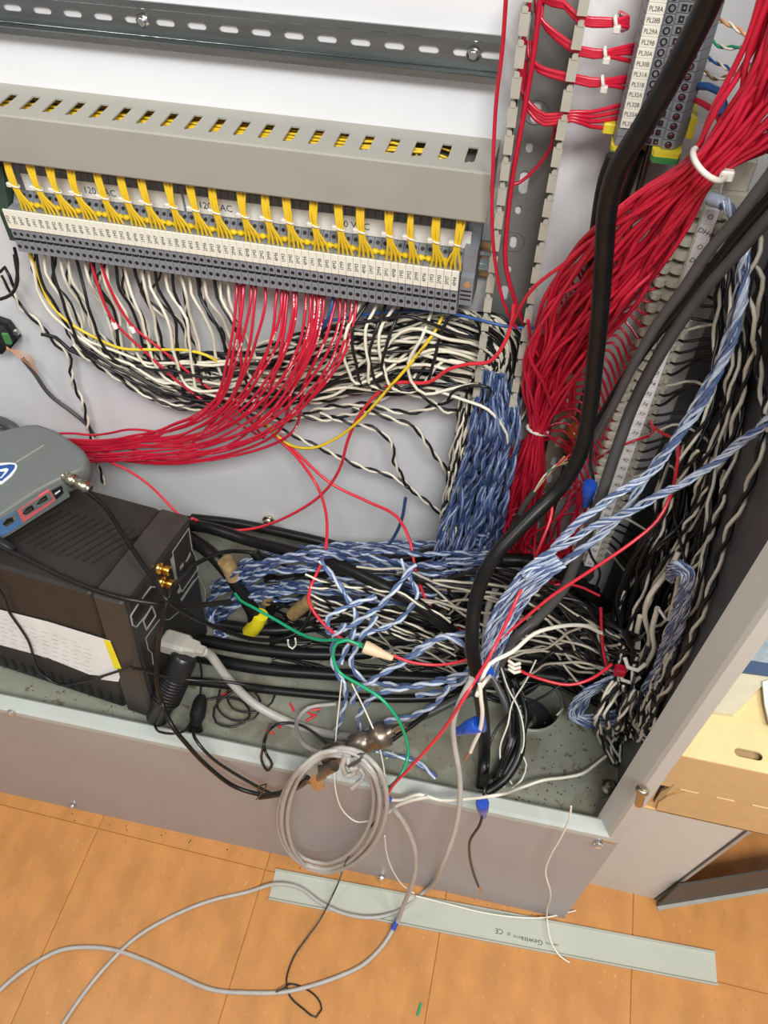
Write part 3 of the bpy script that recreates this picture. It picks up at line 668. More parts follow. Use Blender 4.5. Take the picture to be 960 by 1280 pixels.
# ================================================================== things outside the cabinet
L=empty('duct_cover',onZ(620,1160,-OFF),'loose pale grey-green duct cover strip lying on the orange floor','duct cover')
A,B_=onZ(345,1087,-OFF),onZ(893,1190,-OFF); u=(B_-A).normalized(); v_=V((u[1],-u[0],0)); wd=.0485; ln=(B_-A).length
b=MB(); sec_=[(0,.0002),(0,.007),(.0012,.0078),(.0022,.007),(.0022,.0018),(wd-.0022,.0018),(wd-.0022,.007),(wd-.0012,.0078),(wd,.007),(wd,.0002)]
b.loft([[A+u*t+v_*x+V((0,0,z)) for x,z in sec_] for t in (0,ln)],0,False); b.build('cover_strip','lid_green',L)
b=MB()
def ltext(t,px,py,size,cond=1.):
    p=onZ(px,py,-OFF+.002); add_text(b,t,p+V((0,0,.0001)),-u,v_,size,0,cond)
ltext('CE',624,1164,.011); ltext('o',636,1168,.010); ltext('Gewiss',665,1176,.011,1.1); ltext('1187 00',648,1171,.005); ltext('54867 4 05',690,1180,.0045)
b.build('print','ink',L)
# pale steel pedestal under the box
PD=empty('steel_pedestal',(.33,.53,-OFF),'pale grey steel pedestal under the cardboard box','pedestal')
b=MB(); z0,z1=-OFF,-1.0715
def fr(x0,x1,xt0,xt1,y0,y1): return [V((x0,y0,z0)),V((x1,y0,z0)),V((x1,y1,z0)),V((x0,y1,z0))],[V((xt0,y0,z1)),V((xt1,y0,z1)),V((xt1,y1,z1)),V((xt0,y1,z1))]
r0,r1=fr(.243,.372,.243,.396,.451,.72); b.loft([r0,r1],0,False); b.build('body','pedestal_white',PD)
b=MB(); r0,r1=fr(.3725,.3775,.3965,.4015,.449,.72); b.loft([r0,r1],0,False); b.build('edge_channel','plug_grey',PD)
b=MB(); r0,r1=fr(.3700,.3722,.394,.3962,.4495,.4515); b.loft([r0,r1],0,False); b.build('edge_groove','beam_grey',PD)
# dark beam on the floor
g=-OFF; A=onZ(823,1140,g); B_=onZ(1010,1109,g); B_=A+(B_-A); u=(B_-A).normalized(); n_=V((-u[1],u[0],0)); hh=.047
BM=empty('steel_channel',(A+B_)/2,'dark grey steel channel lying on the floor at the foot of the pale pedestal','channel')
def q4(a,c,y0,y1,zz0,zz1,mi=0): 
    b.loft([[a+n_*y0+V((0,0,zz0)),a+n_*y1+V((0,0,zz0)),a+n_*y1+V((0,0,zz1)),a+n_*y0+V((0,0,zz1))],[c+n_*y0+V((0,0,zz0)),c+n_*y1+V((0,0,zz0)),c+n_*y1+V((0,0,zz1)),c+n_*y0+V((0,0,zz1))]],mi,False)
E_=A+u*.42
b=MB(); q4(A,E_,.008,.0105,.002,.125); b.build('web','beam_grey',BM)
b=MB(); q4(A,E_,.002,.009,0,.0025); b.build('lower_flange','plug_grey',BM)
# cardboard box
BX=empty('cardboard_box',(.45,.62,-1.07),'tan cardboard box with a hand hole standing on the pedestal','box')
bx0,bx1,by0,by1,bz0,bzm,bz1=.247,.66,.447,.80,-1.069,-.986,-.896
b=MB(); b.box((bx0,by0+.003,bz0),(bx1,by0+.006,bz1-.003)); b.box((bx0,by1-.004,bz0),(bx1,by1,bz1-.003)); b.box((bx0,by0+.006,bz0),(bx0+.004,by1-.004,bz1-.003)); b.box((bx1-.004,by0+.006,bz0),(bx1,by1-.004,bz1-.003)); b.box((bx0,by0,bz0),(bx1,by1,bz0+.003)); b.build('carton','cardboard',BX)
pl=[(x,z) for x,z in ((.277,bz0+.001),(bx1,bz0+.001),(bx1,bzm-.0015),(.300,bzm-.0015),(.294,bzm-.004),(.284,bzm-.018),(.277,bzm-.034),(.273,bzm-.055))]
b=MB(); b.prism([(x,z) for x,z in pl],1,by0,by0+.003); b.build('lower_flap','cardboard',BX)
b=MB(); b.box((bx0,by0-.0005,bzm),(bx1,by0+.0028,bz1-.001)); b.build('upper_flap','cardboard',BX)
b=MB(); pp=[onY(x,y,by0-.001) for x,y in ((817,1004),(826,990),(843,981),(830,996))]; b.add(pp+[q+V((0,.004,0)) for q in pp],[(0,1,2,3),(0,1,5,4),(1,2,6,5),(2,3,7,6),(3,0,4,7)]); b.build('torn_corner','cardboard_core',BX)
b=MB(); pp=[onY(x,y,by0+.0026) for x,y in ((815,1002),(828,976),(845,977),(830,984))]; b.add(pp,[(0,1,2,3)]); b.build('dark_slit','hole_dark',BX)
hh_=onZ(937,947,bz1); sl=slot(hh_[0]-.001,hh_[1]+.004,.032,.011,6)
plate('top_lid',[(bx0,by0),(bx1,by0),(bx1,by1),(bx0,by1)],[sl],.003,((0,0,bz1-.0015),(1,0,0),(0,1,0)),'cardboard_lit',BX)
b=MB(); b.box((hh_[0]-.03,hh_[1]-.012,bz1-.014),(hh_[0]+.03,hh_[1]+.02,bz1-.010)); b.build('inner_flap','cardboard_core',BX)
for k in range(4):
    b=MB(); x=.285+.043*k; b.box((x,by0-.0012,bzm-.0012),(x+.022,by0+.0005,bzm+.0006)); b.build('perforation','cardboard_lit',BX)
# beige tray, dark-blue rimmed board, paper on top
b=MB(); pp=[onZ(x,y,bz1+.0065) for x,y in ((886,890),(921,838),(1000,848),(960,850),(916,893))]; pp=[onZ(x,y,bz1+.0065) for x,y in ((886,889),(921,838),(985,846),(958,852),(917,893))]
b.add(pp+[q-V((0,0,.006)) for q in pp],[(0,1,2,3,4),(5,6,1,0),(6,7,2,1),(7,8,3,2),(8,9,4,3),(9,5,0,4)]); tag(b.build('folder','clear_plastic'),'translucent beige folder lying on top of the cardboard box','folder')
TB=empty('storage_crate',(.50,.95,-OFF),'grey-blue topped crate with a navy rim behind the cardboard box','crate')
ry=onZ(960,838,-.905)[1]
b=MB(); b.box((.245,by1+.01,-1.43),(.75,1.03,-.945)); b.build('body','bin_navy',TB)
b=MB(); p1=[onZ(x,y,-.885) for x,y in ((918,838),(1010,850),(1010,835),(925,822))]; b.add(p1+[q-V((0,0,.008)) for q in p1],[(0,1,2,3),(4,5,1,0),(5,6,2,1),(6,7,3,2),(7,4,0,3)])
tag(b.build('navy_board','bin_navy'),'navy blue edge of a board lying across the back of the box','board')
b=MB(); p1=[onZ(x,y,-.884) for x,y in ((924,823),(1010,836),(1010,690),(975,700),(940,760))]; b.add(p1+[q-V((0,0,.009)) for q in p1],[(0,1,2,3,4),(5,6,1,0),(6,7,2,1),(7,8,3,2),(8,9,4,3),(9,5,0,4)])
tag(b.build('speckled_board','bin_blue'),'speckled grey-blue board behind the navy edge','board')
b=MB(); p1=[onZ(x,y,bz1+.010) for x,y in ((953,852),(1000,838),(1010,930),(962,905),(956,880))]; b.add(p1+[q-V((0,0,.003)) for q in p1],[(0,1,2,3,4),(5,6,1,0),(6,7,2,1),(7,8,3,2),(8,9,4,3),(9,5,0,4)])
tag(b.build('paper_sheet','paper'),'white paper sheet on the cardboard box, cut by the picture edge','paper')
# ================================================================== WIRES
rnd=random.Random(5)
def W(c,r,m,label,cat='wire',group=None,name='wire',**k): return wire(name,c,r,m,label,cat,group,**k)
# ---- red fan from the long terminal row to behind the modem
xs=[296,303,306,314,320,331,347,352,357,366,370,383,388,393,397,401,405,424,432,440,446]
st=[(-.1,0,0,0,0,0)]
def redfan(i,n=len(xs)):
    x=xs[i]; t=i/(n-1); y=352+(x-295)*.165; j=lambda a:rnd.uniform(-a,a)
    c=[(x,y-6,.712),(x+j(2)-1,y+22,.696),(x-8-10*t+j(3),y+70,.680)]
    b1=(262+95*t+j(6),500+28*t+j(5)); b2=(205+70*t+j(5),535+25*t+j(5))
    lane=t+j(.22)
    c+=[(b1[0],b1[1],.678),(b2[0],b2[1]+j(3),.685),(165,543+30*lane,.690),(120,549+26*lane,.695),(85,547+26*lane,.698),(45,548+22*lane,.700)]
    W(c,.00175,'red_wire','red wire of the fan to the modem, leaving under the %s grey terminal'%nth(int((P(x,y,.705)[0]-TX)/TP)+1),group='red fan to the modem',name='red_wire',jit=.0003)
for i in range(len(xs)): redfan(i)
for k in (0,3,5,6):   # straighter reds crossing low in the fan
    t=k/6; j=rnd.uniform(-4,4)
    W([(300+20*k,356+3*k,.712),(300+18*k,420,.684),(300+13*k+j,480,.682),(255+18*k,540+j,.686),(215+5*k,572+j+3*t,.69),(160,562+12*t+j,.70),(110,558+8*t,.70),(60,560,.70)],.0019,'red_wire','red wire sagging along the lower side of the red fan',group='sagging reds of the fan',name='red_wire')
for k,(a,tx,ty) in enumerate(((112,142,404),(125,164,409))):
    W([(a,322+2*k,.712),(a+9,352,.705),(tx-2+0*k,ty-6,.700),(185+22*k,443-2*k,.700),(230+20*k,483-6*k,.700),(290+14*k,525-8*k,.700),(330,548,.704)],.0017,'red_wire',['red wire with a small white tag, first one out of the terminal row','red wire with a small white tag, second one out of the terminal row'][k],name='red_wire')
    b=MB(); p=onY(tx,ty,.698); q=onY(tx+3,ty+6,.698); b.cyl(p,q,[(0,.0032),(1,.0032)],8); tag(b.build('wire_tag','label_white'),['white sleeve tag on the first red wire of the terminal row','white sleeve tag on the second red wire of the terminal row'][k],'tag')
# ---- loose singles over the plate
W([(642,380,.68),(640,402,.675),(630,430,.67),(612,452,.67),(585,455,.675),(560,462,.68),(535,478,.685),(500,478,.69),(478,487,.69),(450,518,.69),(435,550,.69),(425,585,.69),(405,615,.69),(370,640,.69),(320,660,.69),(285,663,.68),(262,657,.655),(240,648,.63)],.0021,'red_bright','long red wire looping from the slotted duct across the white plate to the computer',name='red_wire')
W([(340,543,.705),(368,568,.70),(395,605,.69),(405,630,.66),(409,660,.62),(405,695,.58),(388,735,.55),(386,752,.53),(400,775,.51),(425,797,.49),(447,806,.47)],.0021,'red_bright','red wire running down from the red fan into the tan wire nut',name='red_wire')
W([(350,545,.705),(375,570,.70),(415,605,.69),(460,627,.68),(495,645,.66),(512,675,.63),(520,715,.60),(533,750,.58),(555,778,.56),(590,793,.55)],.0021,'red_bright','red wire crossing the white plate and dropping past the blue wires',name='red_wire')
W([(125,572,.70),(160,588,.69),(185,605,.68),(203,622,.665),(222,642,.65),(240,655,.64)],.0018,'red_bright','short red wire dipping behind the black computer below the fan',name='red_wire')
W([(490,819,.47),(515,828,.47),(550,831,.475),(590,822,.48),(640,786,.49),(690,745,.50),(740,712,.51),(790,678,.53),(822,650,.55),(838,620,.57),(845,590,.60),(848,560,.63),(842,548,.66),(825,540,.68),(813,530,.69)],.0018,'red_bright','red wire from the tan wire nut rising diagonally to the barrier strip',name='red_wire')
W([(813,525,.69),(818,540,.68),(795,550,.66),(770,560,.66),(745,575,.68)],.0015,'red_wire','thin red wire crossing the cables to the amber bulbs',name='red_wire')
W([(687,612,.62),(690,640,.60),(672,690,.56),(650,740,.50),(615,815,.45),(585,865,.40),(552,915,.385),(515,957,.37),(489,985,.362),(483,1002,.358)],.0019,'red_bright','bright red wire slanting down over the lip to the blue wire nut',name='red_wire')
W([(553,395,.712),(545,412,.70),(515,452,.685),(480,492,.68),(450,525,.68),(420,548,.685),(390,560,.69),(362,556,.70),(342,540,.705),(325,520,.708)],.0019,'yellow_wire','yellow wire hanging diagonally from the end of the terminal row',name='yellow_wire')
W([(36,314,.712),(48,345,.71),(62,378,.705),(85,402,.70),(115,420,.70),(150,435,.70),(190,437,.70),(235,438,.70),(258,444,.70),(275,454,.705)],.0018,'yellow_wire','yellow wire curving through the black and white wires at the row start',name='yellow_wire')
W([(417,368,.712),(414,385,.70),(405,408,.70),(393,414,.70),(396,405,.705),(430,398,.715),(480,390,.72),(530,389,.72),(565,392,.70),(600,400,.69),(640,409,.69),(690,408,.70),(728,398,.71)],.0018,'blue_wire','blue wire running behind the terminal row into the red harness',name='blue_wire')
# ---- red wires down the slotted duct
W([(633,-10,.66),(628,60,.665),(620,130,.67),(616,215,.67),(615,280,.67),(620,335,.675),(630,380,.68),(645,410,.69)],.0017,'red_wire','red wire hanging in front of the slotted duct, past the rail end',name='red_wire')
W([(676,-10,.70),(668,60,.70),(655,140,.70),(641,220,.70),(633,290,.70),(632,330,.70),(645,380,.705),(655,405,.71)],.0024,'red_wire','thicker red wire running down inside the slotted duct',name='red_wire')
W([(664,-10,.71),(650,90,.71),(650,110,.71),(665,140,.71),(690,155,.71),(700,140,.70)],.0016,'red_wire','red wire crossing the duct to the lowest tied bunch',name='red_wire')
W([(694,158,.72),(688,185,.72),(670,210,.72),(650,228,.72),(636,232,.715)],.0016,'red_wire','single red wire arching across the lower duct floor',name='red_wire')
bn=[((765,16),(766,27),(768,38),28,770,(672,-8),(700,5)),((795-3,55),(793,66),(791,78),67,757,(670,15),(690,45)),((787,94),(786,102),(783,112),103,754,(660,70),(668,85)),((776,130),(776,142),(775,154),152,None,(652,100),(660,130))]
for gi,(a,b_,c_,yt,xt,s0_,s1_) in enumerate(bn):
    ends=[a,((a[0]+b_[0])/2,(a[1]+b_[1])/2),b_,c_]
    for j,(ex,ey) in enumerate(ends):
        u=(j-1.5)*2.6; q=rnd.uniform(-1.5,1.5)
        ex2=ex+(10 if gi==0 else 4)
        if gi<3: c=[(s0_[0]+j*3,s0_[1]-20+j,.715),(s0_[0]+j*2,s0_[1]+j*3,.71),(s1_[0]+q+6,s1_[1]+j*2-2,.705),(725+q,yt+u-3,.695),(xt-15,yt+u,.695),(xt+2,yt+u*.7,.695),(xt+15,yt+(ey-yt)*.5,.70),(ex2,ey,.715)]
        else: c=[(s0_[0]+j*2,s0_[1]-25,.715),(s0_[0]+j*2-2,s0_[1]+10+j*3,.71),(s1_[0]+q+2,s1_[1]+j*3,.705),(682+q,144+j*4,.70),(715,145+u*1.3,.695),(738,144+j*6-4,.70),(ex2,ey+j*2,.715)]
        W(c,.0018,'red_wire',['red wire of the topmost tied bunch leaving the slotted duct','red wire of the second tied bunch leaving the slotted duct','red wire of the third tied bunch leaving the slotted duct','red wire of the untied lowest bunch leaving the slotted duct'][gi],group='tied red bunches '+str(gi+1),name='red_wire')
    if xt: tie('cable_tie',xt,yt,.694,1,7.5,['clear cable tie on the topmost red bunch','clear cable tie on the second red bunch','clear cable tie on the third red bunch'][gi])
b=MB(); p=onY(763,160,.705); b.bbox(p-V((.006,.002,.005)),p+V((.004,.006,.004)),.001); tag(b.build('wire_ferrule','earth_yellow'),'orange ferrules where the lowest red bunch meets the column','ferrule')
# ---- the big red harness
def harness(i,c):
    W(c,.0021,'red_wire','red wire of the thick harness sweeping down from the upper corner',group='thick red harness',name='red_wire',jit=.0003,step=.012)
strands(34,[(965,-60,1050,60,.60,.012),(936,55,995,150,.60,.012),(897,130,952,188,.605,.010),(866,196,903,215,.61,.008,.5),(815,232,868,272,.625,.012),(758,278,830,330,.64,.014),(715,322,795,375,.65,.016),(685,372,760,415,.665,.018),(664,430,727,455,.68,.016),(656,480,700,505,.69,.012),(663,532,680,541,.695,.006,.4),(650,570,680,600,.695,.01),(633,620,668,660,.695,.012),(622,660,665,700,.69,.012)],harness,.10,3)
strands(10,[(970,-40,1030,60,.60,.01),(945,75,1000,150,.60,.01),(868,197,905,216,.603,.006,.4),(790,255,850,300,.63,.012),(730,330,800,390,.66,.012),(695,400,745,440,.68,.012),(680,440,725,460,.70,.01),(690,500,715,520,.715,.005)],harness,.12,8)
for k,c in enumerate(([(868,205,.61),(800,245,.625),(720,318,.64),(665,362,.65),(640,405,.66)],[(870,205,.61),(790,250,.62),(735,318,.63),(690,385,.645),(665,425,.655),(655,455,.67),(665,500,.68),(672,535,.69)],[(735,318,.64),(700,350,.65),(688,385,.66),(662,440,.66),(680,480,.67),(690,510,.68)],[(660,400,.67),(665,430,.68),(690,470,.69),(700,490,.70)])):
    W(c,.0017,'red_wire',['red wire leaving the harness towards the slotted duct','red wire bowing out on the duct side of the harness','red wire sagging loosely below the harness middle','short red wire crossing from the duct into the harness'][k],name='red_wire')
for k in range(26):     # one red wire into every block of the barrier strip
    z=SZ-SP*(k+1)+.003; p=V((.110,.7,z))
    px_=845-k*5.1; py_=312+k*9.2
    hx=px_-52-rnd.uniform(0,18); hy=py_+24+rnd.uniform(-3,5)
    q1=P(px_-18,py_+6,.705); q2=P(hx,hy,.715)
    q3=P(hx-24+rnd.uniform(-4,4),hy+ (-14 if k<14 else 26)+rnd.uniform(-4,4),.715); q4_=P(max(680,hx-40),hy+(-40 if k<14 else 50),.70)
    W([p+V((.006,.006,0)),p,q1,q2,q3,q4_],.0015,'red_wire','red wire joining the harness from the %s cream barrier block'%nth(k+2),group='red wires into the barrier strip',name='red_wire',raw=True)
e=empty('cable_tie',onY(885,208,.60),'clear cable tie around the thick red harness near its top','cable tie')
b=MB(); a=onY(866,192,.600); c=onY(906,218,.600); m=(a+c)/2; hv=(c-a)/2; pts=[m+hv*math.cos(t)+V((0,1,0))*math.sin(t)*.019 for t in [2*math.pi*q/20 for q in range(21)]]
b.tube(pts,.0024,6,cap=False); b.build('strap','tie_clear',e); b=MB(); b.bbox(c+V((-.004,-.004,-.004)),c+V((.006,.002,.004)),.001); b.build('head','tie_clear',e)
tie('cable_tie',671,537,.695,12,4,'clear cable tie pinching the red harness beside the brown rail',r=.002)
W([(680,540,.685),(700,556,.69),(720,570,.70)],.0014,'red_wire','short red wire leaving the lower tie towards the bulbs',name='red_wire')
# lower red tangle
strands(22,[(622,655,670,700,.70,.015),(632,690,690,730,.70,.015),(660,670,710,720,.69,.015),(690,620,730,680,.69,.015),(720,590,745,640,.70,.01)],lambda i,c:W(c,.0016,'red_wire','red wire of the tangle under the thick black cable',group='red tangle at the brown rail',name='red_wire'),.25,6)
strands(8,[(623,690,700,715,.70,.01),(618,655,650,640,.70,.01),(640,638,680,640,.69,.01),(680,628,720,610,.70,.01)],lambda i,c:W(c,.0016,'red_wire','red wire looping out beside the blue column',group='red loops beside the blue column',name='red_wire'),.3,16)
# ---- black and white wires of the terminal row
tb_=[(40,372,382),(60,385,400),(100,412,440),(150,432,468),(200,442,492),(250,445,502),(300,436,505),(350,425,508),(400,412,498),(450,402,488),(500,398,485),(550,394,484),(590,400,500)]
def lane(x,u):
    for a,b2 in zip(tb_,tb_[1:]):
        if x<=b2[0]:
            k=(x-a[0])/(b2[0]-a[0]); return (a[1]+(b2[1]-a[1])*k)*(1-u)+(a[2]+(b2[2]-a[2])*k)*u
    return tb_[-1][1]*(1-u)+tb_[-1][2]*u
def column(u,rn):    # where the mass turns down beside the slotted duct
    s=1-u
    return [(596+34*s+rn.uniform(-5,5),425+75*u+rn.uniform(-4,4),.715),(584+50*s+rn.uniform(-4,4),470+50*u,.715),(575+55*s+rn.uniform(-5,5),540+rn.uniform(-9,9),.705),(568+50*s+rn.uniform(-6,6),600+rn.uniform(-12,12),.70),(556+48*s+rn.uniform(-8,8),660+rn.uniform(-12,12),.69),(550+50*s+rn.uniform(-14,14),715+rn.uniform(-15,15),.66)]
starts=[]
for x in list(range(36,290,10)): starts.append(x)
starts=[x+rnd.uniform(-2,2) for x in starts]+[452,460,472,482,494,503,540]
cols=['white_wire','black_wire']
for i,x in enumerate(starts):
    m=cols[(i+(i//5))%2] if x<440 else cols[i%2]
    y0=316+(x-8)*.145; u=min(1,max(0,rnd.gauss(.5,.28))); d=.700+rnd.uniform(-.006,.022)
    lab='white wire' if m=='white_wire' else 'black wire'
    if x<440:
        drop=min(lane(x+55,u)-y0,90)
        c=[(x,y0-4,.714),(x+rnd.uniform(0,6),y0+18,.708),(x+14+rnd.uniform(0,12),y0+drop*.6,d),(x+45+rnd.uniform(-8,8),lane(x+45,u),d)]
        xx=x+85
    else:
        c=[(x,y0-4,.714),(x-8-rnd.uniform(0,14),y0+30,.69),(x-18-rnd.uniform(-6,14),y0+70,.685),(x-5+rnd.uniform(-6,8),y0+100,.685),(x+30,y0+92+rnd.uniform(-10,16),.69)]; xx=x+60
    uu=u
    while xx<575:
        uu=min(1,max(0,uu+rnd.gauss(0,.13))); c.append((xx,lane(xx,uu)+rnd.uniform(-2,2),d+rnd.uniform(-.006,.006))); xx+=38
    c+=column(uu,rnd)
    W(c,.0019,m,lab+(' dropping into the thick bundle from under the %s grey terminal' if x<440 else ' looping down into the thick bundle from under the %s grey terminal')%nth(int((P(x,y0,.705)[0]-TX)/TP)+1),group=lab+'s of the terminal row '+('start' if x<440 else 'end'),name=lab.replace(' ','_'),jit=.0010,step=.010)
for i in range(11):
    x=40+i*23+rnd.uniform(-5,5); y0=316+(x-8)*.145; u=rnd.uniform(.2,1); d=.715+rnd.uniform(-.005,.015)
    c=[(x,y0-4,.716),(x+rnd.uniform(-6,10),y0+30,d),(x+20+rnd.uniform(-14,14),y0+62,d),(x+52,lane(x+52,u),d),(x+100,lane(x+100,u),d),(x+160,lane(x+160,min(1,u+.1)),d),(x+230,lane(x+230,u),.73)]
    pair('twisted_pair',c,.0015,'white_wire','black_wire','black and white twisted pair dropping from the start of the terminal row',group='pairs of the row start',pitch=.045,loose=1.3)
# twisted pairs filling the bundle
for i in range(40):
    u=rnd.random(); x=rnd.choice([120,180,240,300,340,380,420,460]); uu=u; d=rnd.uniform(.712,.738); c=[(x,lane(x,u)-rnd.uniform(0,25),.74)]; xx=x+35
    while xx<585:
        uu=min(1.02,max(-.02,uu+rnd.gauss(0,.10))); c.append((xx,lane(xx,uu),d)); xx+=42
    c+=column(uu,rnd)
    pair('twisted_pair',c,.0018,'white_wire','black_wire','black and white twisted pair inside the thick bundle under the terminal row',group='twisted pairs of the bundle',pitch=.055)
# pairs rising behind the duct into the bundle
for i in range(9):
    x=560+i*9; pair('twisted_pair',[(x-70,398+i*3,.735),(x-20,385+i,.73),(x+25,392+i*4,.725),(x+45-i*2,430+i*6,.715),(x+25-i,490+i*5,.71),(605-i*3,560,.70),(590-i*3,640,.69)],.0016,'white_wire','black_wire','black and white twisted pair bending round the foot of the slotted duct',group='pairs bending at the duct foot',pitch=.05)
for i,(c,lb) in enumerate((
 ([(135,455),(165,480),(200,503),(245,511),(300,500),(345,498),(400,502),(440,491),(490,484),(530,484),(565,488),(590,500),(600,530)],'lowest twisted pair skirting the bundle over the white plate'),
 ([(90,432),(130,462),(175,490),(215,505),(255,500),(300,512),(350,525),(400,512),(450,505),(500,515),(545,508),(575,495),(590,520),(585,560)],'twisted pair sagging below the middle of the bundle'),
 ([(330,530),(365,543),(410,565),(450,583),(495,598),(530,625),(560,650),(590,680),(625,707)],'twisted pair hanging diagonally across the white plate to the black cable'),
 ([(400,518),(440,528),(470,538),(488,552),(492,575),(500,592),(512,612)],'short twisted pair ending in the middle of the white plate'),
 ([(440,510),(480,520),(515,533),(535,557),(553,580),(562,605),(585,635),(600,655)],'twisted pair curving down left of the blue column'),
 ([(350,500),(390,522),(440,518),(470,500),(520,492),(560,515),(590,510),(600,540)],'twisted pair weaving under the sagging pair'),
 ([(0,345),(15,365),(25,385),(48,402),(65,425),(85,445),(92,480),(105,510),(113,545),(122,580),(130,605)],'black and white twisted pair coming down beside the gland'))):
    pair('twisted_pair',[(x,y,.715 if i else .72) for x,y in c] if i<6 else [(x,y,.725) for x,y in c],.0018,'white_wire','black_wire',lb,pitch=.045,loose=1.15)
W([(0,340,.72),(6,334,.72),(12,345,.715),(18,360,.715),(22,330,.715),(18,310,.712)],.002,'black_wire','black wire bent round at the start of the terminal row',name='black_wire')
W([(0,374,.70),(14,368,.70),(22,350,.70),(18,318,.71)],.0022,'black_wire','black wire hooking under the first terminals',name='black_wire')
W([(52,418,.72),(70,422,.72),(88,438,.715),(110,446,.715),(135,448,.715)],.0024,'black_wire','black wire end pointing out of the bundle near the gland',name='black_wire')
W([(28,448,.73),(42,465,.73),(62,493,.73),(90,515,.73),(108,530,.73),(118,545,.735)],.0030,'grey_cable','thin grey cable falling from the black gland','cable',name='grey_cable')
W([(560,500,.69),(566,490,.685),(590,482,.68),(612,485,.68),(606,505,.69),(600,530,.70)],.0019,'black_wire','black wire looping out over the foot of the duct',name='black_wire')
W([(545,488,.69),(580,500,.685),(610,512,.68),(632,540,.68),(635,560,.68),(628,585,.685),(632,605,.69)],.0019,'ivory_wire','ivory wire lying over the top of the blue column',name='white_wire')
# ---- blue column beside the duct
strands(34,[(600,462,640,470,.715,.012),(596,495,646,500,.70,.014),(590,540,645,545,.69,.018),(580,585,638,590,.68,.018),(565,630,628,640,.67,.018),(552,672,618,690,.65,.02),(545,700,610,735,.62,.03)],
 lambda i,c:pair('twisted_pair',c,.0017,'blue_dull','foil_dull','dusty blue twisted pair of the column falling beside the slotted duct',group='blue column',pitch=.040,sides=5),.10,21)
strands(16,[(560,590,600,590,.70,.01),(556,640,600,650,.69,.012),(550,690,600,710,.67,.015),(540,740,600,770,.63,.02)],lambda i,c:W(c,.0016,['white_wire','black_wire'][i%2],['white','black'][i%2]+' wire at the plate side of the blue column',group=['white','black'][i%2]+' wires beside the blue column',name=['white_wire','black_wire'][i%2],jit=.001),.2,31)
strands(20,[(575,500,598,500,.70,.01),(568,560,590,560,.695,.012),(562,610,585,610,.69,.012),(552,655,580,665,.68,.012),(560,700,600,710,.66,.01)],lambda i,c:pair('twisted_pair',c,.0015,'white_wire','black_wire','black and white twisted pair falling left of the blue column',group='pairs left of the blue column',pitch=.04),.15,41)
W([(507,622,.70),(502,650,.69),(492,672,.68),(478,690,.67)],.0024,'blue_dull','dark blue wire end hanging on the white plate near the floor',name='blue_wire')
# ================================================================== thick cables
def CB(c,r,m,label,name='cable',cat='cable',**k): return wire(name,c,r,m,label,cat,sides=14,step=.01,**k)
CB([(905,-40,.56),(878,20,.57),(840,95,.58),(800,165,.585),(775,205,.59),(760,255,.595),(755,320,.60),(750,390,.60),(743,460,.60),(736,520,.60),(724,570,.59),(700,610,.58),(655,655,.55),(615,700,.52),(596,745,.50),(590,800,.47),(597,850,.455),(604,900,.45),(605,950,-1.03),(602,985,-1.038)],.0079,'black_cable','thick black cable hanging in front of everything from the upper corner to the lip','black_cable')
CB([(768,195,.66),(757,225,.66),(748,275,.665),(742,330,.67),(738,380,.67)],.0065,'black_cable','second black cable hidden behind the thick one, under the earth terminal','black_cable')
CB([(800,190,.72),(775,260,.73)],.0045,'black_cable','short black cable end between the earth terminal and the harness','black_cable')
CB([(990,185,.57),(960,222,.575),(920,275,.58),(885,315,.585),(855,360,.59),(825,400,.595),(795,450,.60),(770,500,.605),(745,545,.61)],.0044,'grey_cable','dark grey cable running diagonally over the top of the barrier strip','grey_cable')
CB([(995,205,.585),(960,250,.59),(925,290,.595),(890,335,.60),(850,385,.605),(815,425,.61),(780,475,.62),(755,515,.63),(738,545,.64),(725,575,.65)],.0044,'black_cable','black cable lying just below the dark grey one over the barrier strip','black_cable')
CB([(1000,225,.59),(965,265,.59),(930,305,.595),(885,355,.60),(845,410,.605),(815,460,.61),(790,510,.615),(768,570,.60),(748,630,.58),(728,680,.56),(705,735,.54),(670,775,.52),(642,800,.50),(625,830,.49)],.0058,'grey_cable','dark grey cable crossing the barrier strip and sinking into the tangle','grey_cable')
CB([(668,700,.62),(648,755,.56),(640,800,.52)],.0045,'black_cable','thin black cable between the red tangle and the foil braids','black_cable')
W([(738,508,.60),(741,540,.60),(738,580,.60),(742,600,.60),(738,640,.60),(737,690,.60),(750,715,.60),(745,735,.60)],.0016,'black_wire','black wire through the blue crimp in front of the barrier strip',name='black_wire')
# stripped cable with copper strands near the bulbs
W([(612,730,.60),(625,700,.61),(640,660,.62),(650,640,.625)],.0036,'black_wire','black sleeve on a stripped cable under the bulbs',name='cable_sleeve',cat='sleeve')
W([(650,642,.624),(660,625,.626),(668,615,.628)],.0038,'grey_cable','grey jacket end of the stripped cable under the bulbs',name='cable_jacket',cat='cable')
for k,(m,x,y) in enumerate((('orange_wire',706,570),('ivory_wire',709,573),('red_bright',713,568),('orange_wire',716,576),('green_wire',714,580),('ivory_wire',702,578))):
    W([(666,618,.628),(680,600-k,.632),(693,585-k*.5,.64),(x,y,.65)],.0011,m,['orange strand highest of the stripped cable','ivory strand of the stripped cable beside the orange one','red strand of the stripped cable','orange strand of the stripped cable beside the green one','green strand of the stripped cable','shortest ivory strand of the stripped cable'][k],cat='strand',name='wire_strand',sides=5)
CB([(620,735,.58),(610,760,.57),(606,800,.55),(604,845,.52)],.0040,'pale_cable','grey-green cable tucked against the thick black cable','pale_cable')
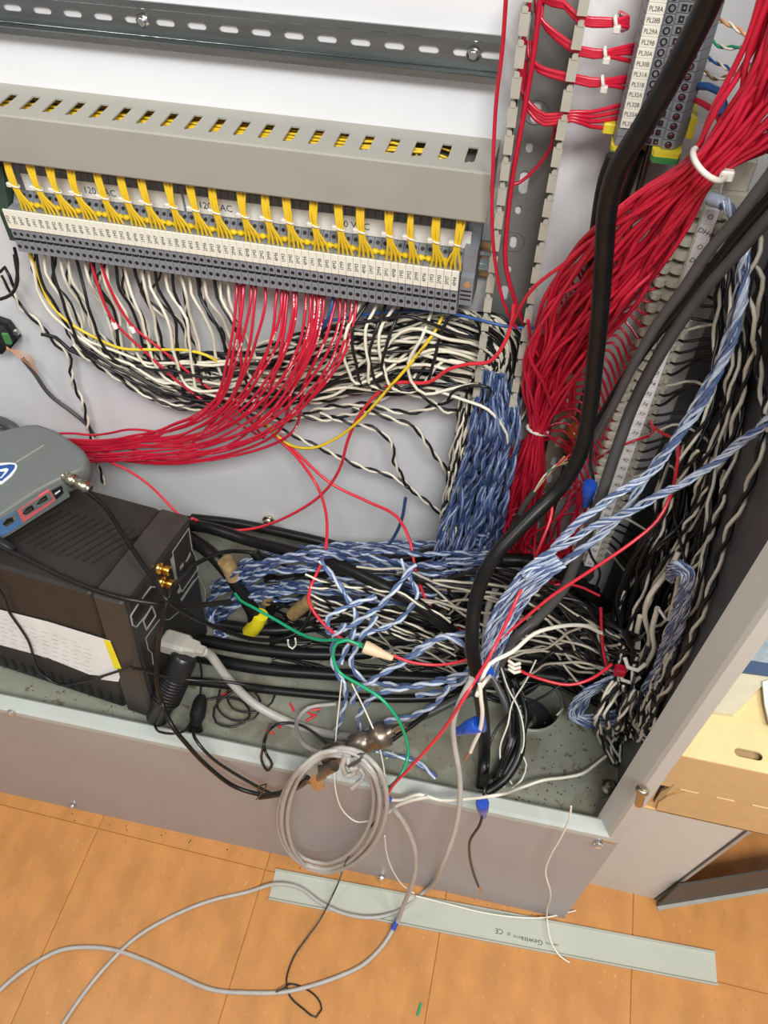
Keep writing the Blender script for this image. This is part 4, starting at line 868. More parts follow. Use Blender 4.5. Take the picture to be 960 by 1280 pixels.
# ---- clear jacketed blue and silver braids
def braid(c,r,lab,wr,**k):
    path=spline(PP(c,r),.008,.0004); e=empty('foil_braid',path[0],lab,'cable'); pt=random.uniform(.050,.065)
    for i,(m,rr) in enumerate((('blue_clear',.42),('foil',.40),('foil',.30),('blue_clear',.36),('foil',.34),('foil_mid',.40),('foil',.28),('blue_clear',.30))):
        b=MB(); b.tube(helix(path,r,pt*random.uniform(.85,1.25),2*math.pi*i/8,r*random.uniform(.55,.95)),r*rr,6); b.build('blue_strand' if m=='blue_clear' else 'silver_strand',m,e)
braid([(905,252,.66),(925,285,.64),(932,310,.62),(930,350,.61),(925,390,.60),(905,450,.59),(880,500,.58),(845,550,.57),(815,590,.56),(775,615,.55),(740,640,.54),(705,670,.53),(680,700,.52),(655,720,.50)],.0042,'large shiny blue and silver braid coming down from the top of the barrier strip',0)
braid([(912,262,.665),(928,300,.65),(926,345,.62),(915,400,.61),(900,450,.60),(868,510,.585),(835,560,.575),(805,600,.565),(780,640,.55),(750,670,.54),(715,695,.53),(690,715,.52)],.0036,'second shiny braid alongside the large one, splitting below the barrier strip',0)
braid([(990,500,.52),(960,525,.52),(930,550,.525),(895,578,.53),(860,600,.53),(820,622,.53),(785,640,.53),(750,655,.53),(715,675,.525),(690,690,.52),(670,700,.515)],.0036,'lone blue and silver braid entering across the dark cabinet side',0)
for k in range(5):
    braid([(690+4*k,690+4*k,.52),(665+6*k-8,712+3*k,.51),(640+5*k-6,740+4*k,.50),(622+6*k-8,775+3*k,.49),(612+5*k-8,815,.48),(600+5*k,845,.475)],.0030,['foil braid of the thick twisted plait, upper strand','foil braid of the thick twisted plait, lower strand','foil braid of the thick twisted plait, strand beside the grey cable','foil braid of the thick twisted plait, innermost strand','foil braid of the thick twisted plait, strand over the red wire'][k],0)
W([(905,255,.665),(900,252,.668),(893,250,.67),(888,248,.675)],.006,'foil','crumpled foil end pulled out at the top of the barrier strip',name='foil_scrap',cat='foil')
# ---- right hand mass of twisted pairs
for k in range(30):
    z=SZ-SP*(k+5)+.003; p=V((.1555,.705,z))
    px0=862-k*4.6+ (0); py0=345+k*12.0
    t=k/29
    ex=[(862+rnd.uniform(-25,28),640+rnd.uniform(-20,20)),(835+rnd.uniform(-30,35),740),(812+rnd.uniform(-28,30),810+rnd.uniform(-5,5)),(800+rnd.uniform(-25,25),880),(790+rnd.uniform(-25,25),925)]
    x1=px0+50+rnd.uniform(-6,12); y1=py0+12+rnd.uniform(-8,18)
    c=[p+V((-.006,.004,0)),p,P(x1,y1,.705)]
    w1=P(x1+24+rnd.uniform(0,20),y1+35,.68)
    sc=[onY(x,y,.60) for x,y in []]
    tail=[]; 
    for (x,y),d in zip(ex,(.64,.61,.58,.55,.52)):
        if y>y1+45: tail.append(P(x,y,d,.004))
    kk=0 if k%5<4 else 2; m=['black_wire','black_wire','white_wire'][kk]
    W(c+[w1]+tail,.0016,m,['black','black','white'][kk]+' wire leaving the far side of the %s cream barrier block'%nth(k+6),group=['black','black','white'][kk]+' wires leaving the barrier strip',name=['black_wire','black_wire','white_wire'][kk],raw=True,jit=.0006)
def rp(i,c):
    pair('twisted_pair',c,.0019,'white_wire','black_wire','black and white twisted pair of the mass hanging in the dark corner',group='pairs of the corner mass',pitch=.048,loose=1.1)
strands(4,[(895,330,930,300,.68,.02),(890,420,940,400,.66,.02),(885,500,935,510,.64,.02),(852,580,910,590,.62,.02),(828,660,890,665,.60,.025),(805,735,870,745,.58,.025),(785,800,845,815,.555,.025),(772,860,822,880,.53,.03),(772,910,806,930,.51,.02)],rp,.09,51)
strands(4,[(870,560,905,580,.63,.02),(840,600,905,620,.62,.02),(820,670,885,680,.60,.025),(800,740,865,750,.58,.025),(785,800,840,815,.555,.025),(772,860,822,880,.53,.03),(772,910,806,930,.51,.02)],rp,.12,57)
strands(5,[(825,570,870,550,.70,.02),(800,620,870,600,.68,.02),(790,690,860,670,.65,.02),(775,760,835,750,.62,.02),(765,830,820,830,.58,.03),(760,880,800,900,.55,.03)],rp,.15,52)
strands(34,[(845,610,890,600,.66,.02),(830,650,895,650,.64,.02),(805,680,880,690,.62,.02),(775,750,860,760,.60,.02),(765,810,840,820,.575,.03),(760,870,815,890,.55,.03)],lambda i,c:W(c,.0021,'black_wire','black wire filling the mass in the dark corner',group='black wires of the corner mass',name='black_wire',jit=.001),.15,53)
strands(2,[(900,340,920,330,.70,.015),(885,420,920,440,.68,.02),(870,500,905,520,.66,.02),(845,560,900,560,.65,.02),(820,650,880,640,.63,.02)],lambda i,c:W(c,.0018,'black_wire','black wire gathering behind the large braid',group='black wires behind the large braid',name='black_wire',jit=.001),.2,54)
for k,(c,m,lb) in enumerate((
 ([(985,430,.60),(962,500,.60),(952,560,.60),(930,620,.585),(905,680,.57),(880,760,.555),(850,830,.54),(815,890,.52)],0,'outermost twisted pair against the dark cabinet side'),
 ([(940,255,.66),(948,300,.655),(935,350,.65),(942,410,.64),(950,470,.63),(962,540,.62)],0,'twisted pair hanging beside the large braid near the cabinet side'),
 ([(925,310,.66),(948,350,.66),(950,400,.655),(938,450,.65),(925,500,.64),(915,540,.63),(895,600,.62)],0,'twisted pair crossing behind the large braid'))):
    pair('twisted_pair',c,.0022,'white_wire','black_wire',lb,pitch=.06,loose=1.1)
W([(905,150,.72),(930,175,.70),(960,190,.68)],.0016,'black_wire','thin wire near the harness at the upper corner',name='black_wire')
for k,(c,m,n_) in enumerate((([(888,22,.72),(900,25,.71),(915,35,.70),(935,45,.69),(952,50,.68)],'orange_wire','orange'),([(885,48,.72),(905,57,.71),(930,58,.70),(952,60,.69)],'green_wire','green'),([(882,72,.72),(900,80,.71),(915,86,.70),(945,80,.69)],'blue_wire','blue'),([(880,90,.72),(895,98,.71),(915,92,.70),(938,82,.69)],'heatshrink_tan','brown'))):
    pair('twisted_pair',c,.0010,m,'ivory_wire',n_+' and white thin twisted pair leaving the upper terminal column',pitch=.02)
W([(868,108,.71),(885,108,.69),(900,115,.68),(905,130,.67),(902,145,.66)],.003,'blue_wire','short thick blue wire bending into the harness',name='blue_wire')
W([(866,124,.71),(880,130,.69),(892,138,.68),(900,150,.66)],.0024,'red_wire','thick red wire bending into the harness beside the blue one',name='red_wire')
# blue coil knot of the corner
def bl(c,lab,r=.0032,m='blue_clear',**k): braid(c,r,lab,0,**k) if m=='blue_clear' else None
for k in range(4):
    o=6*k
    bl([(835+o*.3,722+o*.2,.53),(838+o*.3,708+o*.5,.515),(848+o*.2,703+o*.7,.505),(862-o*.4,712+o*.4,.50),(863-o*.7,738,.505),(856-o*.8,770,.51),(844-o*.9,810,.515),(824-o*.7,850,.52),(800-o,885,.52),(785-o,905,.52)],['outer blue loop folded over in the corner mass','second blue loop folded over in the corner mass','third blue loop folded over in the corner mass','inner blue loop folded over in the corner mass'][k],r=.0030)
for k in range(4):
    o=5*k
    bl([(800-o,820+o,.55),(775-o,842+o,.54),(745-o*.5,855+o,.53),(718+o,875+o*.4,.525),(712+o,895,.52),(735+o*.6,907-o,.52),(765,905-o,.53),(795,880-o,.54)],['lowest blue loop lying by the cable hole','second blue loop lying by the cable hole','third blue loop lying by the cable hole','uppermost blue loop lying by the cable hole'][k],r=.0024)
# white zip bands and red plug in the corner
for px,py,lb in ((793,832,'white band round the corner mass, upper one'),(786,848,'white band round the corner mass, lower one')):
    W([(px-12,py-10,.535),(px-8,py+2,.525),(px+4,py+6,.522),(px+14,py-2,.53)],.0028,'ivory_wire',lb,cat='band',name='wire_band')
for px,py,lb in ((840,772,'clear tie under the folded blue loops'),(765,866,'clear tie round the low blue loops')):
    W([(px-16,py-10,.54),(px-8,py+2,.53),(px+6,py+4,.53),(px+18,py-6,.54)],.0018,'tie_clear',lb,cat='cable tie',name='cable_tie')
b=MB(); p=P(775,838,.53); b.bbox(p-V((.007,.006,.007)),p+V((.007,.006,.007)),.002); tag(b.build('red_plug','red_wire'),'small red plug caught in the corner mass','plug')
W([(630,820,.50),(650,838,.50),(680,850,.50),(712,856,.50),(740,848,.51),(765,830,.52)],.002,'red_bright','red wire sagging from the tangle to the small red plug',name='red_wire')
W([(751,760,.56),(752,790,.55),(755,820,.54),(760,838,.53)],.0019,'red_wire','red wire dropping onto the small red plug',name='red_wire')
W([(640,745,.60),(680,733,.61),(720,732,.61),(750,745,.60)],.0018,'red_wire','dull red wire arching over the black tangle',name='red_wire')
W([(596,870,.40),(602,850,.42),(612,830,.44),(640,815,.46),(668,792,.49),(700,783,.51),(730,782,.53),(755,792,.55),(785,796,.56)],.0024,'ivory_wire','ivory wire bridging over the tangle to the corner mass',name='white_wire')
for k,c in enumerate(([(848,690,.58),(838,710,.57),(812,745,.56),(806,770,.56),(812,800,.555),(800,822,.55)],[(822,760,.55),(815,790,.545),(818,810,.54),(808,830,.54)],[(800,770,.56),(795,800,.555),(800,828,.55)],[(838,770,.54),(846,740,.54),(850,710,.54)])):
    W(c,.0032,'white_wire',['thick white wire winding beside the blue loops','short thick white wire above the white bands','thick white wire left of the blue loops','thick white wire right of the blue loops'][k],name='white_wire')
# ---- lower end of the corner mass on the cabinet floor
strands(11,[(765,850,815,870,.52,.02),(750,890,815,905,.50,.015),(755,930,812,930,-1.04,.005),(768,955,806,945,-1.045,.004)],rp,.18,61)
# ---- tangle on the cabinet floor, centre and right
def tk(m,lab,grp,nm,r):
    return lambda i,c:W(c,r,m,lab,group=grp,name=nm,jit=.0015)
strands(46,[(560,705,560,860,.60,.03),(620,715,625,870,.59,.03),(680,735,685,850,.59,.03),(730,760,730,870,.58,.03),(775,790,765,880,.56,.02),(800,800,790,890,.55,.02)],tk('black_wire','black wire of the tangle between the computer and the corner','black tangle on the cabinet floor','black_wire',.0021),.22,71)
strands(12,[(540,720,560,850,.57,.02),(610,735,625,860,.565,.02),(680,750,685,850,.565,.02),(735,780,730,860,.56,.02),(775,800,770,870,.55,.02)],tk('dirty_shaded_white','off-white wire of the tangle between the computer and the corner','off-white tangle on the cabinet floor','white_wire',.0017),.28,72)
strands(9,[(445,700,460,850,.58,.02),(510,720,520,850,.57,.02),(570,740,580,840,.56,.02),(640,760,640,850,.57,.02)],tk('dirty_shaded_white','off-white wire lying among the black cables behind the wire nut','off-white wires behind the wire nut','white_wire',.0016),.28,73)
strands(26,[(330,720,340,830,.60,.03),(430,720,430,840,.60,.03),(520,730,530,850,.60,.03),(600,740,600,860,.59,.03)],tk('black_wire','black wire running left through the floor tangle','black wires running to the computer','black_wire',.0024),.22,74)
strands(9,[(380,715,400,790,.56,.02),(440,735,450,790,.555,.02),(500,745,510,800,.55,.02),(560,755,570,820,.555,.02)],lambda i,c:pair('twisted_pair',c,.0015,'white_wire','black_wire','black and white twisted pair in the floor tangle',group='pairs of the floor tangle',pitch=.04),.25,75)
# thick black cables on the cabinet floor
for c,r,m,lb in (
 ([(225,655,.64),(262,660,.63),(310,675,.62),(360,688,.60),(420,705,.58),(470,728,.56),(520,755,.55),(570,795,.54),(600,830,.53)],.0085,'black_cable','thick black cable slanting from behind the computer to the middle tangle'),
 ([(240,648,.70),(300,655,.70),(380,672,.70),(460,690,.70),(540,690,.70),(600,700,.69)],.0075,'black_cable','black cable lying along the bottom edge of the white plate'),
 ([(235,672,.62),(262,690,.60),(285,715,.585),(305,745,.575),(318,770,.57),(315,790,.57)],.0100,'black_cable','fat black cable beside the computer ending in yellow tape'),
 ([(318,690,.62),(335,715,.61),(342,745,.60),(335,770,.59)],.0075,'black_cable','short fat black cable curving down behind the yellow tape'),
 ([(250,800,-1.04),(320,812,-1.04),(400,818,-1.04),(470,815,-1.04),(540,800,-1.03)],.0090,'black_cable','fat black cable lying on the floor, highest of the parallel three'),
 ([(245,820,-1.045),(320,835,-1.045),(400,842,-1.045),(480,846,-1.045),(560,850,-1.045),(640,860,-1.045)],.0090,'black_cable','fat black cable lying on the floor, middle of the parallel three'),
 ([(225,850,-1.045),(300,858,-1.045),(370,866,-1.045),(450,872,-1.045),(540,872,-1.045),(600,862,-1.045)],.0062,'black_cable','black cable lying on the floor, lowest of the parallel three'),
 ([(270,780,-1.03),(340,788,-1.03),(420,780,-1.03),(500,778,-1.03),(580,790,-1.03)],.0085,'black_cable','fat black cable under the green wire'),
 ([(440,695,.66),(500,700,.65),(550,690,.66),(600,700,.66)],.0085,'black_cable','thick black cable end under the foot of the blue column'),
 ([(590,760,-1.03),(640,775,-1.02),(700,760,-1.02),(745,730,-1.02)],.012,'black_cable','very thick black cable behind the floor tangle'),
 ([(600,830,-1.03),(650,840,-1.03),(720,850,-1.02),(770,850,-1.02)],.011,'black_cable','very thick black cable along the front of the floor tangle'),
 ([(570,720,.65),(640,700,.66),(700,715,.67),(760,760,.67)],.010,'black_cable','thick black cable under the brown rail'),
 ([(480,905,-1.04),(520,898,-1.04),(560,880,-1.035),(600,858,-1.03),(625,845,-1.02)],.0060,'grey_cable','dark grey cable running from the bronze connector into the tangle'),
 ([(490,925,-1.035),(530,895,-1.035),(555,870,-1.035),(580,850,-1.03)],.0035,'black_cable','thin black coax leaving the bronze connector'),
 ([(640,860,-.98),(650,900,-1.0),(650,940,-1.02),(630,975,-1.035),(608,990,-1.04)],.0062,'black_cable','black cable bending beside the cable hole'),
 ([(615,845,-.97),(632,880,-.99),(640,920,-1.02),(625,960,-1.04),(610,985,-1.045)],.0050,'grey_cable','dark grey cable bending beside the cable hole'),
 ([(626,835,-.98),(640,870,-1.01),(655,910,-1.06),(668,900,-1.10)],.0040,'grey_cable','grey cable going down into the cable hole'),
 ):
    CB(c,r,m,lb,{'black_cable':'black_cable','grey_cable':'grey_cable'}[m])
strands(5,[(628,850,645,848,-.98,.01),(640,890,660,890,-1.0,.01),(635,930,655,925,-1.02,.006),(618,975,632,968,-1.035,.004)],lambda i,c:CB(c,.0036,'black_cable','black cable of the small bunch bending beside the cable hole','black_cable',group='bunch beside the cable hole'),.15,77)
W([(312,790,.562),(319,782,.565),(326,768,.57)],.0115,'yellow_tape','yellow tape round the end of the fat black cable',cat='tape',name='yellow_tape',sides=14)
W([(281,700,.585),(288,712,.582),(292,722,.58)],.0108,'heatshrink_tan','tan taped patch on the fat black cable beside the computer',cat='tape',name='brown_tape',sides=14)
W([(333,752,.585),(336,740,.588),(337,732,.59)],.008,'heatshrink_tan','tan taped end behind the yellow tape',cat='tape',name='brown_tape',sides=12)
W([(366,768,.575),(378,758,.575),(386,752,.575)],.010,'heatshrink_tan','brown taped stub in the middle of the tangle',cat='tape',name='brown_tape',sides=12)
W([(455,705,.64),(466,702,.64),(474,700,.64)],.0095,'heatshrink_tan','brown taped joint on the cable under the blue wires',cat='tape',name='brown_tape',sides=12)
# ---- blue wires over the cabinet floor
def fb(grp,lab,r=.0020,A='blue_dull',B='foil_mid'):
    return lambda i,c:pair('twisted_pair',c,r,A,B,lab,group=grp,pitch=.035)
strands(16,[(610,690,590,735,.62,.02),(540,695,530,760,.60,.02),(470,690,460,755,.59,.02),(400,690,390,750,.58,.015),(340,700,330,750,.58,.015),(290,720,285,775,.58,.015),(262,745,270,800,.58,.01),(258,775,290,800,.57,.01)],fb('blue wires swept to the computer','pale blue twisted pair swept across the floor to the computer'),.10,81)
strands(8,[(610,665,600,700,.66,.02),(540,678,530,695,.68,.01),(460,680,450,692,.67,.01),(390,682,380,700,.66,.01),(310,700,320,715,.62,.01),(265,735,280,740,.60,.01)],fb('blue wires along the plate foot','pale blue twisted pair running along the foot of the white plate'),.12,82)
for k,(c,lb) in enumerate((
 ([(520,705,.56),(490,740,.53),(460,770,.51),(430,785,.50),(410,790,.50),(412,772,.51),(430,760,.52),(470,745,.54)],'blue and silver pair looping round above the wire nut'),
 ([(600,790,.52),(560,795,.50),(530,810,.49),(500,830,.475),(470,848,.46),(445,862,.455),(440,880,.45)],'blue and silver pair dropping from the tangle towards the coil'),
 ([(470,770,.52),(450,800,.50),(440,830,.48),(455,850,.47),(480,856,.465),(520,856,.465),(560,848,.47),(585,840,.475)],'blue and silver pair lying level in front of the wire nut'),
 ([(430,780,.50),(416,805,.49),(418,835,.475),(432,860,.46),(428,890,.45),(420,920,.44),(425,940,.43)],'blue and silver pair falling straight to the coil knot'),
 ([(570,850,.46),(540,855,.455),(500,860,.45),(465,872,.445),(448,895,.44),(450,915,.435)],'blue and silver pair rounding above the bronze connector'),
 ([(560,858,.455),(545,880,.45),(510,895,.445),(475,905,.44),(445,920,.435),(422,940,.43)],'blue and silver pair ending at the coil knot'),
 ([(470,938,-1.04),(492,945,-1.045),(515,950,-1.045),(532,960,-1.045),(545,972,-1.045)],'cut blue and silver pair lying on the bare cabinet floor'),
 ([(500,830,.48),(530,805,.49),(560,797,.49),(580,808,.49),(587,830,.485),(580,850,.48),(555,862,.475),(520,870,.47)],'large blue and silver loop beside the thick black cable'),
 ([(400,700,.57),(430,740,.54),(445,770,.52),(437,800,.50),(425,830,.48)],'blue and silver pair crossing behind the wire nut'),
 ([(500,700,.58),(520,740,.55),(500,775,.53),(460,790,.51),(430,800,.50)],'blue and silver pair falling across the red wire'))):
    pair('foil_pair',c,.0021,'blue_clear','foil',lb,cat='wire pair',pitch=.045,sides=6)
# ---- wire nut, green wires
NT_=empty('wire_nut',P(472,815,.465),'tan wire nut joining the red and green wires','wire nut')
a0=P(455,808,.465);a1=P(491,823,.462); b=MB(); b.cyl(a0,a1,[(0,.0076),(.1,.0082),(.55,.0062),(.6,.0055),(.95,.0040),(1,.003)],10); b.build('shell','nut_tan',NT_)
W([(294,742,.56),(300,750,.55),(318,760,.535),(345,775,.52),(375,792,.50),(400,800,.485),(430,800,.475),(453,806,.467)],.0021,'green_wire','green wire running from behind the computer to the wire nut',name='green_wire')
W([(455,810,.467),(435,800,.468),(422,803,.465),(416,818,.46),(424,840,.45),(448,855,.44),(475,872,.43),(495,895,.42),(508,925,.41),(510,945,.40),(500,970,.375),(483,985,.365),(470,982,.366)],.0021,'green_wire','green wire looping from the wire nut down over the lip',name='green_wire')
# ---- leads of the computer and modem
CB([(110,615,-.779),(130,632,-.783),(152,665,-.785),(175,700,-.785),(195,728,-.785),(207,748,.44),(225,762,.45),(254,777,.47),(285,790,.49),(318,799,.51),(350,799,.53),(375,788,.55),(388,765,.57),(386,745,.59),(372,722,.60),(345,700,.62),(310,690,.62),(280,690,.60),(250,702,.57),(228,722,.50),(213,740,.455),(203,775,.43),(197,815,.42),(196,850,.40),(203,880,.39),(214,905,.368),(235,932,.362),(262,960,.36),(295,984,.36),(330,994,.36),(360,990,.355),(385,972,.352)],.0030,'black_cable','thin black coax from the modem looping round and down to the coil connector','coax_cable')
CB([(-20,672,-.775),(10,688,-.780),(40,702,-.782),(80,722,-.785),(120,738,-.785),(155,748,-.785),(200,755,.45),(240,757,.47),(288,752,.50)],.0034,'black_cable','black cable lying over the computer top from the modem','black_cable')
CB([(-20,668,-.77),(12,685,-.782),(17,690,-.783)],.0060,'black_wire','black plug boot under the modem edge','plug_boot')
p_=lambda x,y:PB+RP@(LP(x,y,1,-.004))
W([p_(-10,725),p_(4,745),p_(10,762),p_(35,800),p_(50,840),p_(72,855),p_(100,853),p_(135,843),p_(165,833)],.0018,'black_wire','thin black lead drooping over the taped sheet',raw=True,name='thin_cable',cat='cable')
W([(165,835,.41),(180,838,.42),(205,845,.43),(240,850,.44),(290,853,.45),(330,862,.46)],.0022,'black_wire','thin black lead running right past the ribbed adapter',name='thin_cable',cat='cable')
W([(243,905,-1.045),(245,925,.372),(262,945,.362),(290,965,.36),(325,985,.358),(345,995,.358)],.0022,'black_wire','thin black cable dropping over the lip beside the coax',name='thin_cable',cat='cable')
W([(250,870,-1.045),(252,845,-1.045),(250,825,-1.04)],.0015,'black_wire','thin lead of the small black plug',name='thin_cable',cat='cable')
W([(192,905,-1.03),(200,915,.375),(220,917,.372),(240,905,-1.03),(250,880,-1.045),(275,872,-1.045),(305,878,-1.045),(312,895,-1.045),(295,908,-1.045),(270,903,-1.045),(268,885,-1.045),(290,865,-1.045),(315,862,-1.045),(345,868,-1.045)],.0017,'black_wire','thin black lead curled in loops on the cabinet floor',name='thin_cable',cat='cable')
W([(275,862,-1.045),(272,885,-1.045),(290,900,-1.045),(318,898,-1.045),(325,875,-1.045),(305,858,-1.045),(285,862,-1.045),(290,885,-1.045),(320,890,-1.045),(340,878,-1.045),(345,862,-1.045)],.0015,'black_wire','second thin black lead curled beside the grey power cord',name='thin_cable',cat='cable')
W([(338,905,-1.04),(330,930,.376),(327,950,.372),(334,963,.37),(340,955,.37),(332,940,.372),(333,918,-1.03),(345,906,-1.04),(372,905,-1.04),(395,918,-1.04),(408,930,-1.04)],.0019,'black_wire','thin black lead with a small teardrop loop over the lip',name='thin_cable',cat='cable')
W([(320,1000,.355),(328,990,.352),(333,980,.352),(326,982,.352),(322,988,.352),(336,995,.352)],.0010,'black_wire','tiny black wire tie twisted round the coax on the front panel',name='wire_tie',cat='tie')
# ---- coil and connectors at the lip
BC=empty('cable_connector',P(450,930,.42),'large bronze barrel connector lying on the lip above the coil','connector')
a0=P(405,948,.385);a1=P(492,913,.42); b=MB(); b.cyl(a0,a1,[(0,.011),(.06,.0135),(.33,.0135),(.35,.0115),(.4,.0115),(.42,.0145),(.62,.0145),(.64,.0125),(.72,.0125),(.74,.016),(.90,.016),(.92,.007),(1,.0065)],20); b.build('barrel','bronze',BC)
a0=a1; a1=P(508,905,.425); b=MB(); b.cyl(a0,a1,[(0,.0045),(1,.004)],10); b.build('pin','nickel',BC)
BC=empty('cable_connector',P(400,965,.37),'smaller bronze elbow connector beside the coil knot','connector')
a0=P(386,973,.362);a1=P(418,957,.368); b=MB(); b.cyl(a0,a1,[(0,.0075),(.15,.0095),(.5,.0095),(.55,.0078),(1,.0075)],16); b.build('barrel','bronze',BC)
a0=P(390,963,.362);a1=P(398,980,.360); b=MB(); b.cyl(a0,a1,[(0,.0085),(1,.0095)],6); b.build('nut','nickel',BC)
W([(388,972,.36),(370,984,.36),(350,992,.358),(325,996,.358)],.0045,'black_wire','black strain relief behind the elbow connector',name='cable_boot',cat='cable')
# coil: one long cable wound many times
cp=[]; turns=6
for k in range(turns*16+1):
    a=2*math.pi*k/16; tn=int(a/(2*math.pi))
    ex,ey=60+((tn*37)%11)-4, 73+((tn*23)%9)-3
    ox,oy=((tn*5)%9)-4,((tn*7)%8)-3
    x=415+ox+ex*math.sin(a)+.12*ey*math.cos(a); y=1012+oy-ey*math.cos(a)
    cp.append((x,y,.352+.003*math.sin(a*1.7+tn)-.0012*tn+ (.012 if abs(((a+math.pi)%(2*math.pi))-math.pi)<.5 else 0)))
CB([(440,985,.35),(455,968,.36),(440,952,.37)]+cp+[(400,940,.372),(380,930,.39),(372,900,-1.03),(385,885,-1.04),(420,880,-1.04)],.0029,'pale_cable','coil of grey cable hanging over the front lip from its knot','coiled_cable')
W([(432,944,.358),(428,955,.352),(435,970,.350),(443,966,.352),(440,950,.358),(434,944,.36),(440,962,.349),(448,958,.352)],.0034,'pale_cable','knotted turn of grey cable holding the coil together',name='cable_knot',cat='cable')
W([(440,945,.358),(455,942,.357),(450,950,.352),(436,958,.35)],.0020,'grey_cable','dark twist tie round the coil knot',name='wire_tie',cat='tie')
# ---- cables onto the room floor
g=-OFF+.004
CB([(590,848,.41),(578,870,.40),(567,900,.39),(568,930,.385),(574,965,.372),(575,1000,.36),(568,1040,.345),(553,1080,.33),(530,1115,g),(500,1138,g+.002),(465,1147,g+.008),(430,1142,g+.008),(400,1128,g+.008),(375,1110,g+.008),(345,1105,g+.010),(310,1115,g),(260,1127,g),(210,1148,g),(170,1172,g),(140,1200,g),(110,1235,g),(80,1278,g),(60,1310,g)],.0031,'pale_cable','pale grey cable hanging from the tangle and crossing the floor strip','network_cable')
CB([(493,1012,.356),(505,1028,.353),(517,1055,.348),(520,1080,.342),(515,1105,.335),(505,1130,.33),(495,1155,g+.010),(480,1180,g),(455,1205,g),(425,1220,g),(390,1232,g),(355,1240,g),(310,1241,g),(265,1237,g),(220,1218,g),(180,1200,g),(145,1188,g),(110,1184,g),(75,1188,g),(45,1203,g),(20,1220,g),(-15,1252,g)],.0034,'pale_cable','grey cable running from the lip to the floor and round to the left edge','network_cable')
W([(498,1148,g+.016),(495,1154,g+.012),(491,1162,g+.008)],.0042,'blue_tape','blue tape band on the grey floor cable',cat='tape',name='blue_tape',sides=12)
W([(481,1006,.356),(470,1025,.354),(450,1050,.352),(432,1078,.348),(420,1110,.342),(400,1150,g+.010),(382,1175,g+.002),(368,1195,g),(358,1225,g),(362,1245,g),(380,1262,g),(395,1272,g),(402,1262,g),(397,1248,g),(380,1235,g),(362,1230,g),(355,1235,g+.008),(345,1240,g+.006)],.0013,'black_wire','thin black wire hanging from the blue nut and curling into a loop on the floor',name='black_wire')
def nutp(px,py,qx,qy,d,lab,r=.006):
    e=empty('wire_nut',P(px,py,d),lab,'wire nut'); a=P(px,py,d);c=P(qx,qy,d); b=MB(); b.cyl(a,c,[(0,r*.55),(.3,r*.7),(.55,r),(.95,r*1.1),(1,r*.9)],12); b.build('shell','blue_tape',e)
nutp(483,1008,486,998,.357,'small blue wire nut at the end of the bright red wire',.004)
nutp(570,915,598,905,.40,'blue wire nut lying open in front of the thick black cable',.0085)
nutp(603,890,604,912,.402,'blue sleeve clamped across the ivory wire',.004)
nutp(604,1020,603,1003,.37,'blue wire nut hanging over the lip below the thick black cable',.0075)
nutp(732,632,738,604,.59,'blue crimp sleeve in front of the barrier strip',.007)
nutp(598,852,612,838,.44,'blue wire nut at the lower end of the foil plait',.006)
W([(596,868,.40),(604,855,.41),(612,845,.43)],.0022,'ivory_wire','short ivory wire beside the lower blue nut',name='white_wire')
W([(600,855,.405),(601,872,.40),(603,890,.398),(600,912,.396),(592,930,.394),(588,940,.393)],.0024,'ivory_wire','ivory wire with a bared copper end through the blue sleeve',name='white_wire')
W([(588,938,.393),(585,944,.392),(581,950,.391)],.0014,'copper','bared copper end of the ivory wire',cat='strand',name='copper_strand')
W([(604,1015,.368),(600,1030,.362),(588,1050,.358),(587,1070,.356),(592,1092,.354),(598,1108,.353)],.0019,'black_wire','short black wire hanging from the blue nut over the front panel',name='black_wire')
for k in range(3): W([(598,1107,.353),(600+k,1112,.352),(600+k*3-2,1119,.352)],.0006,'copper','bared copper strand at the end of the short black wire',group='copper at the short black wire',cat='strand',name='copper_strand',sides=4)
W([(603,1003,.372),(606,985,.385),(610,960,-1.03),(612,930,-1.0),(625,905,-.99),(650,885,-.99),(680,870,-.99),(710,850,-.98)],.0018,'black_wire','thin black wire rising from the hanging blue nut to the tangle',name='black_wire')
W([(487,1000,.365),(500,1000,.366),(525,993,.368),(550,1000,.37),(590,998,.372),(620,994,.375),(650,985,-1.028),(680,975,-1.035),(705,972,-1.04),(728,967,-1.04),(745,955,-1.045),(758,945,-1.045)],.0021,'ivory_wire','ivory wire lying along the lip to the foot of the corner mass',name='white_wire')
W([(486,1015,.36),(494,1008,.362),(515,1000,.364),(535,996,.366)],.0024,'ivory_wire','short ivory wire end frayed above the grey cable',name='white_wire')
for k in range(3): W([(489,1013,.36),(486-k,1017,.36),(484-k*2,1021+k,.36)],.0007,'copper','frayed copper strand of the short ivory wire',group='copper at the ivory wire',cat='strand',name='copper_strand',sides=4)
W([(427,850,.44),(424,880,.43),(420,920,.41),(418,960,.38),(420,990,.365),(430,1015,.36),(445,1027,.358),(462,1026,.356)],.0010,'ivory_wire','hair-thin pale wire hanging over the coil, longer one',name='thin_wire')
W([(440,855,.44),(455,885,.43),(470,920,.41),(478,950,.395),(483,985,.37),(485,1003,.36)],.0010,'ivory_wire','hair-thin pale wire falling to the blue nut',name='thin_wire')
W([(481,1045,.352),(483,1065,.35),(492,1090,.346),(505,1108,.34),(518,1117,.335)],.0010,'ivory_wire','hair-thin pale wire hanging below the coil',name='thin_wire')
W([(714,1008,.372),(712,1022,.368),(702,1045,.364),(688,1070,.362),(682,1090,.36),(688,1115,.355),(684,1150,g+.014),(688,1175,g+.012),(700,1195,g+.010),(712,1203,g+.004)],.0012,'ivory_wire','thin pale wire hanging from the lip over the front panel to the floor strip',name='thin_wire')
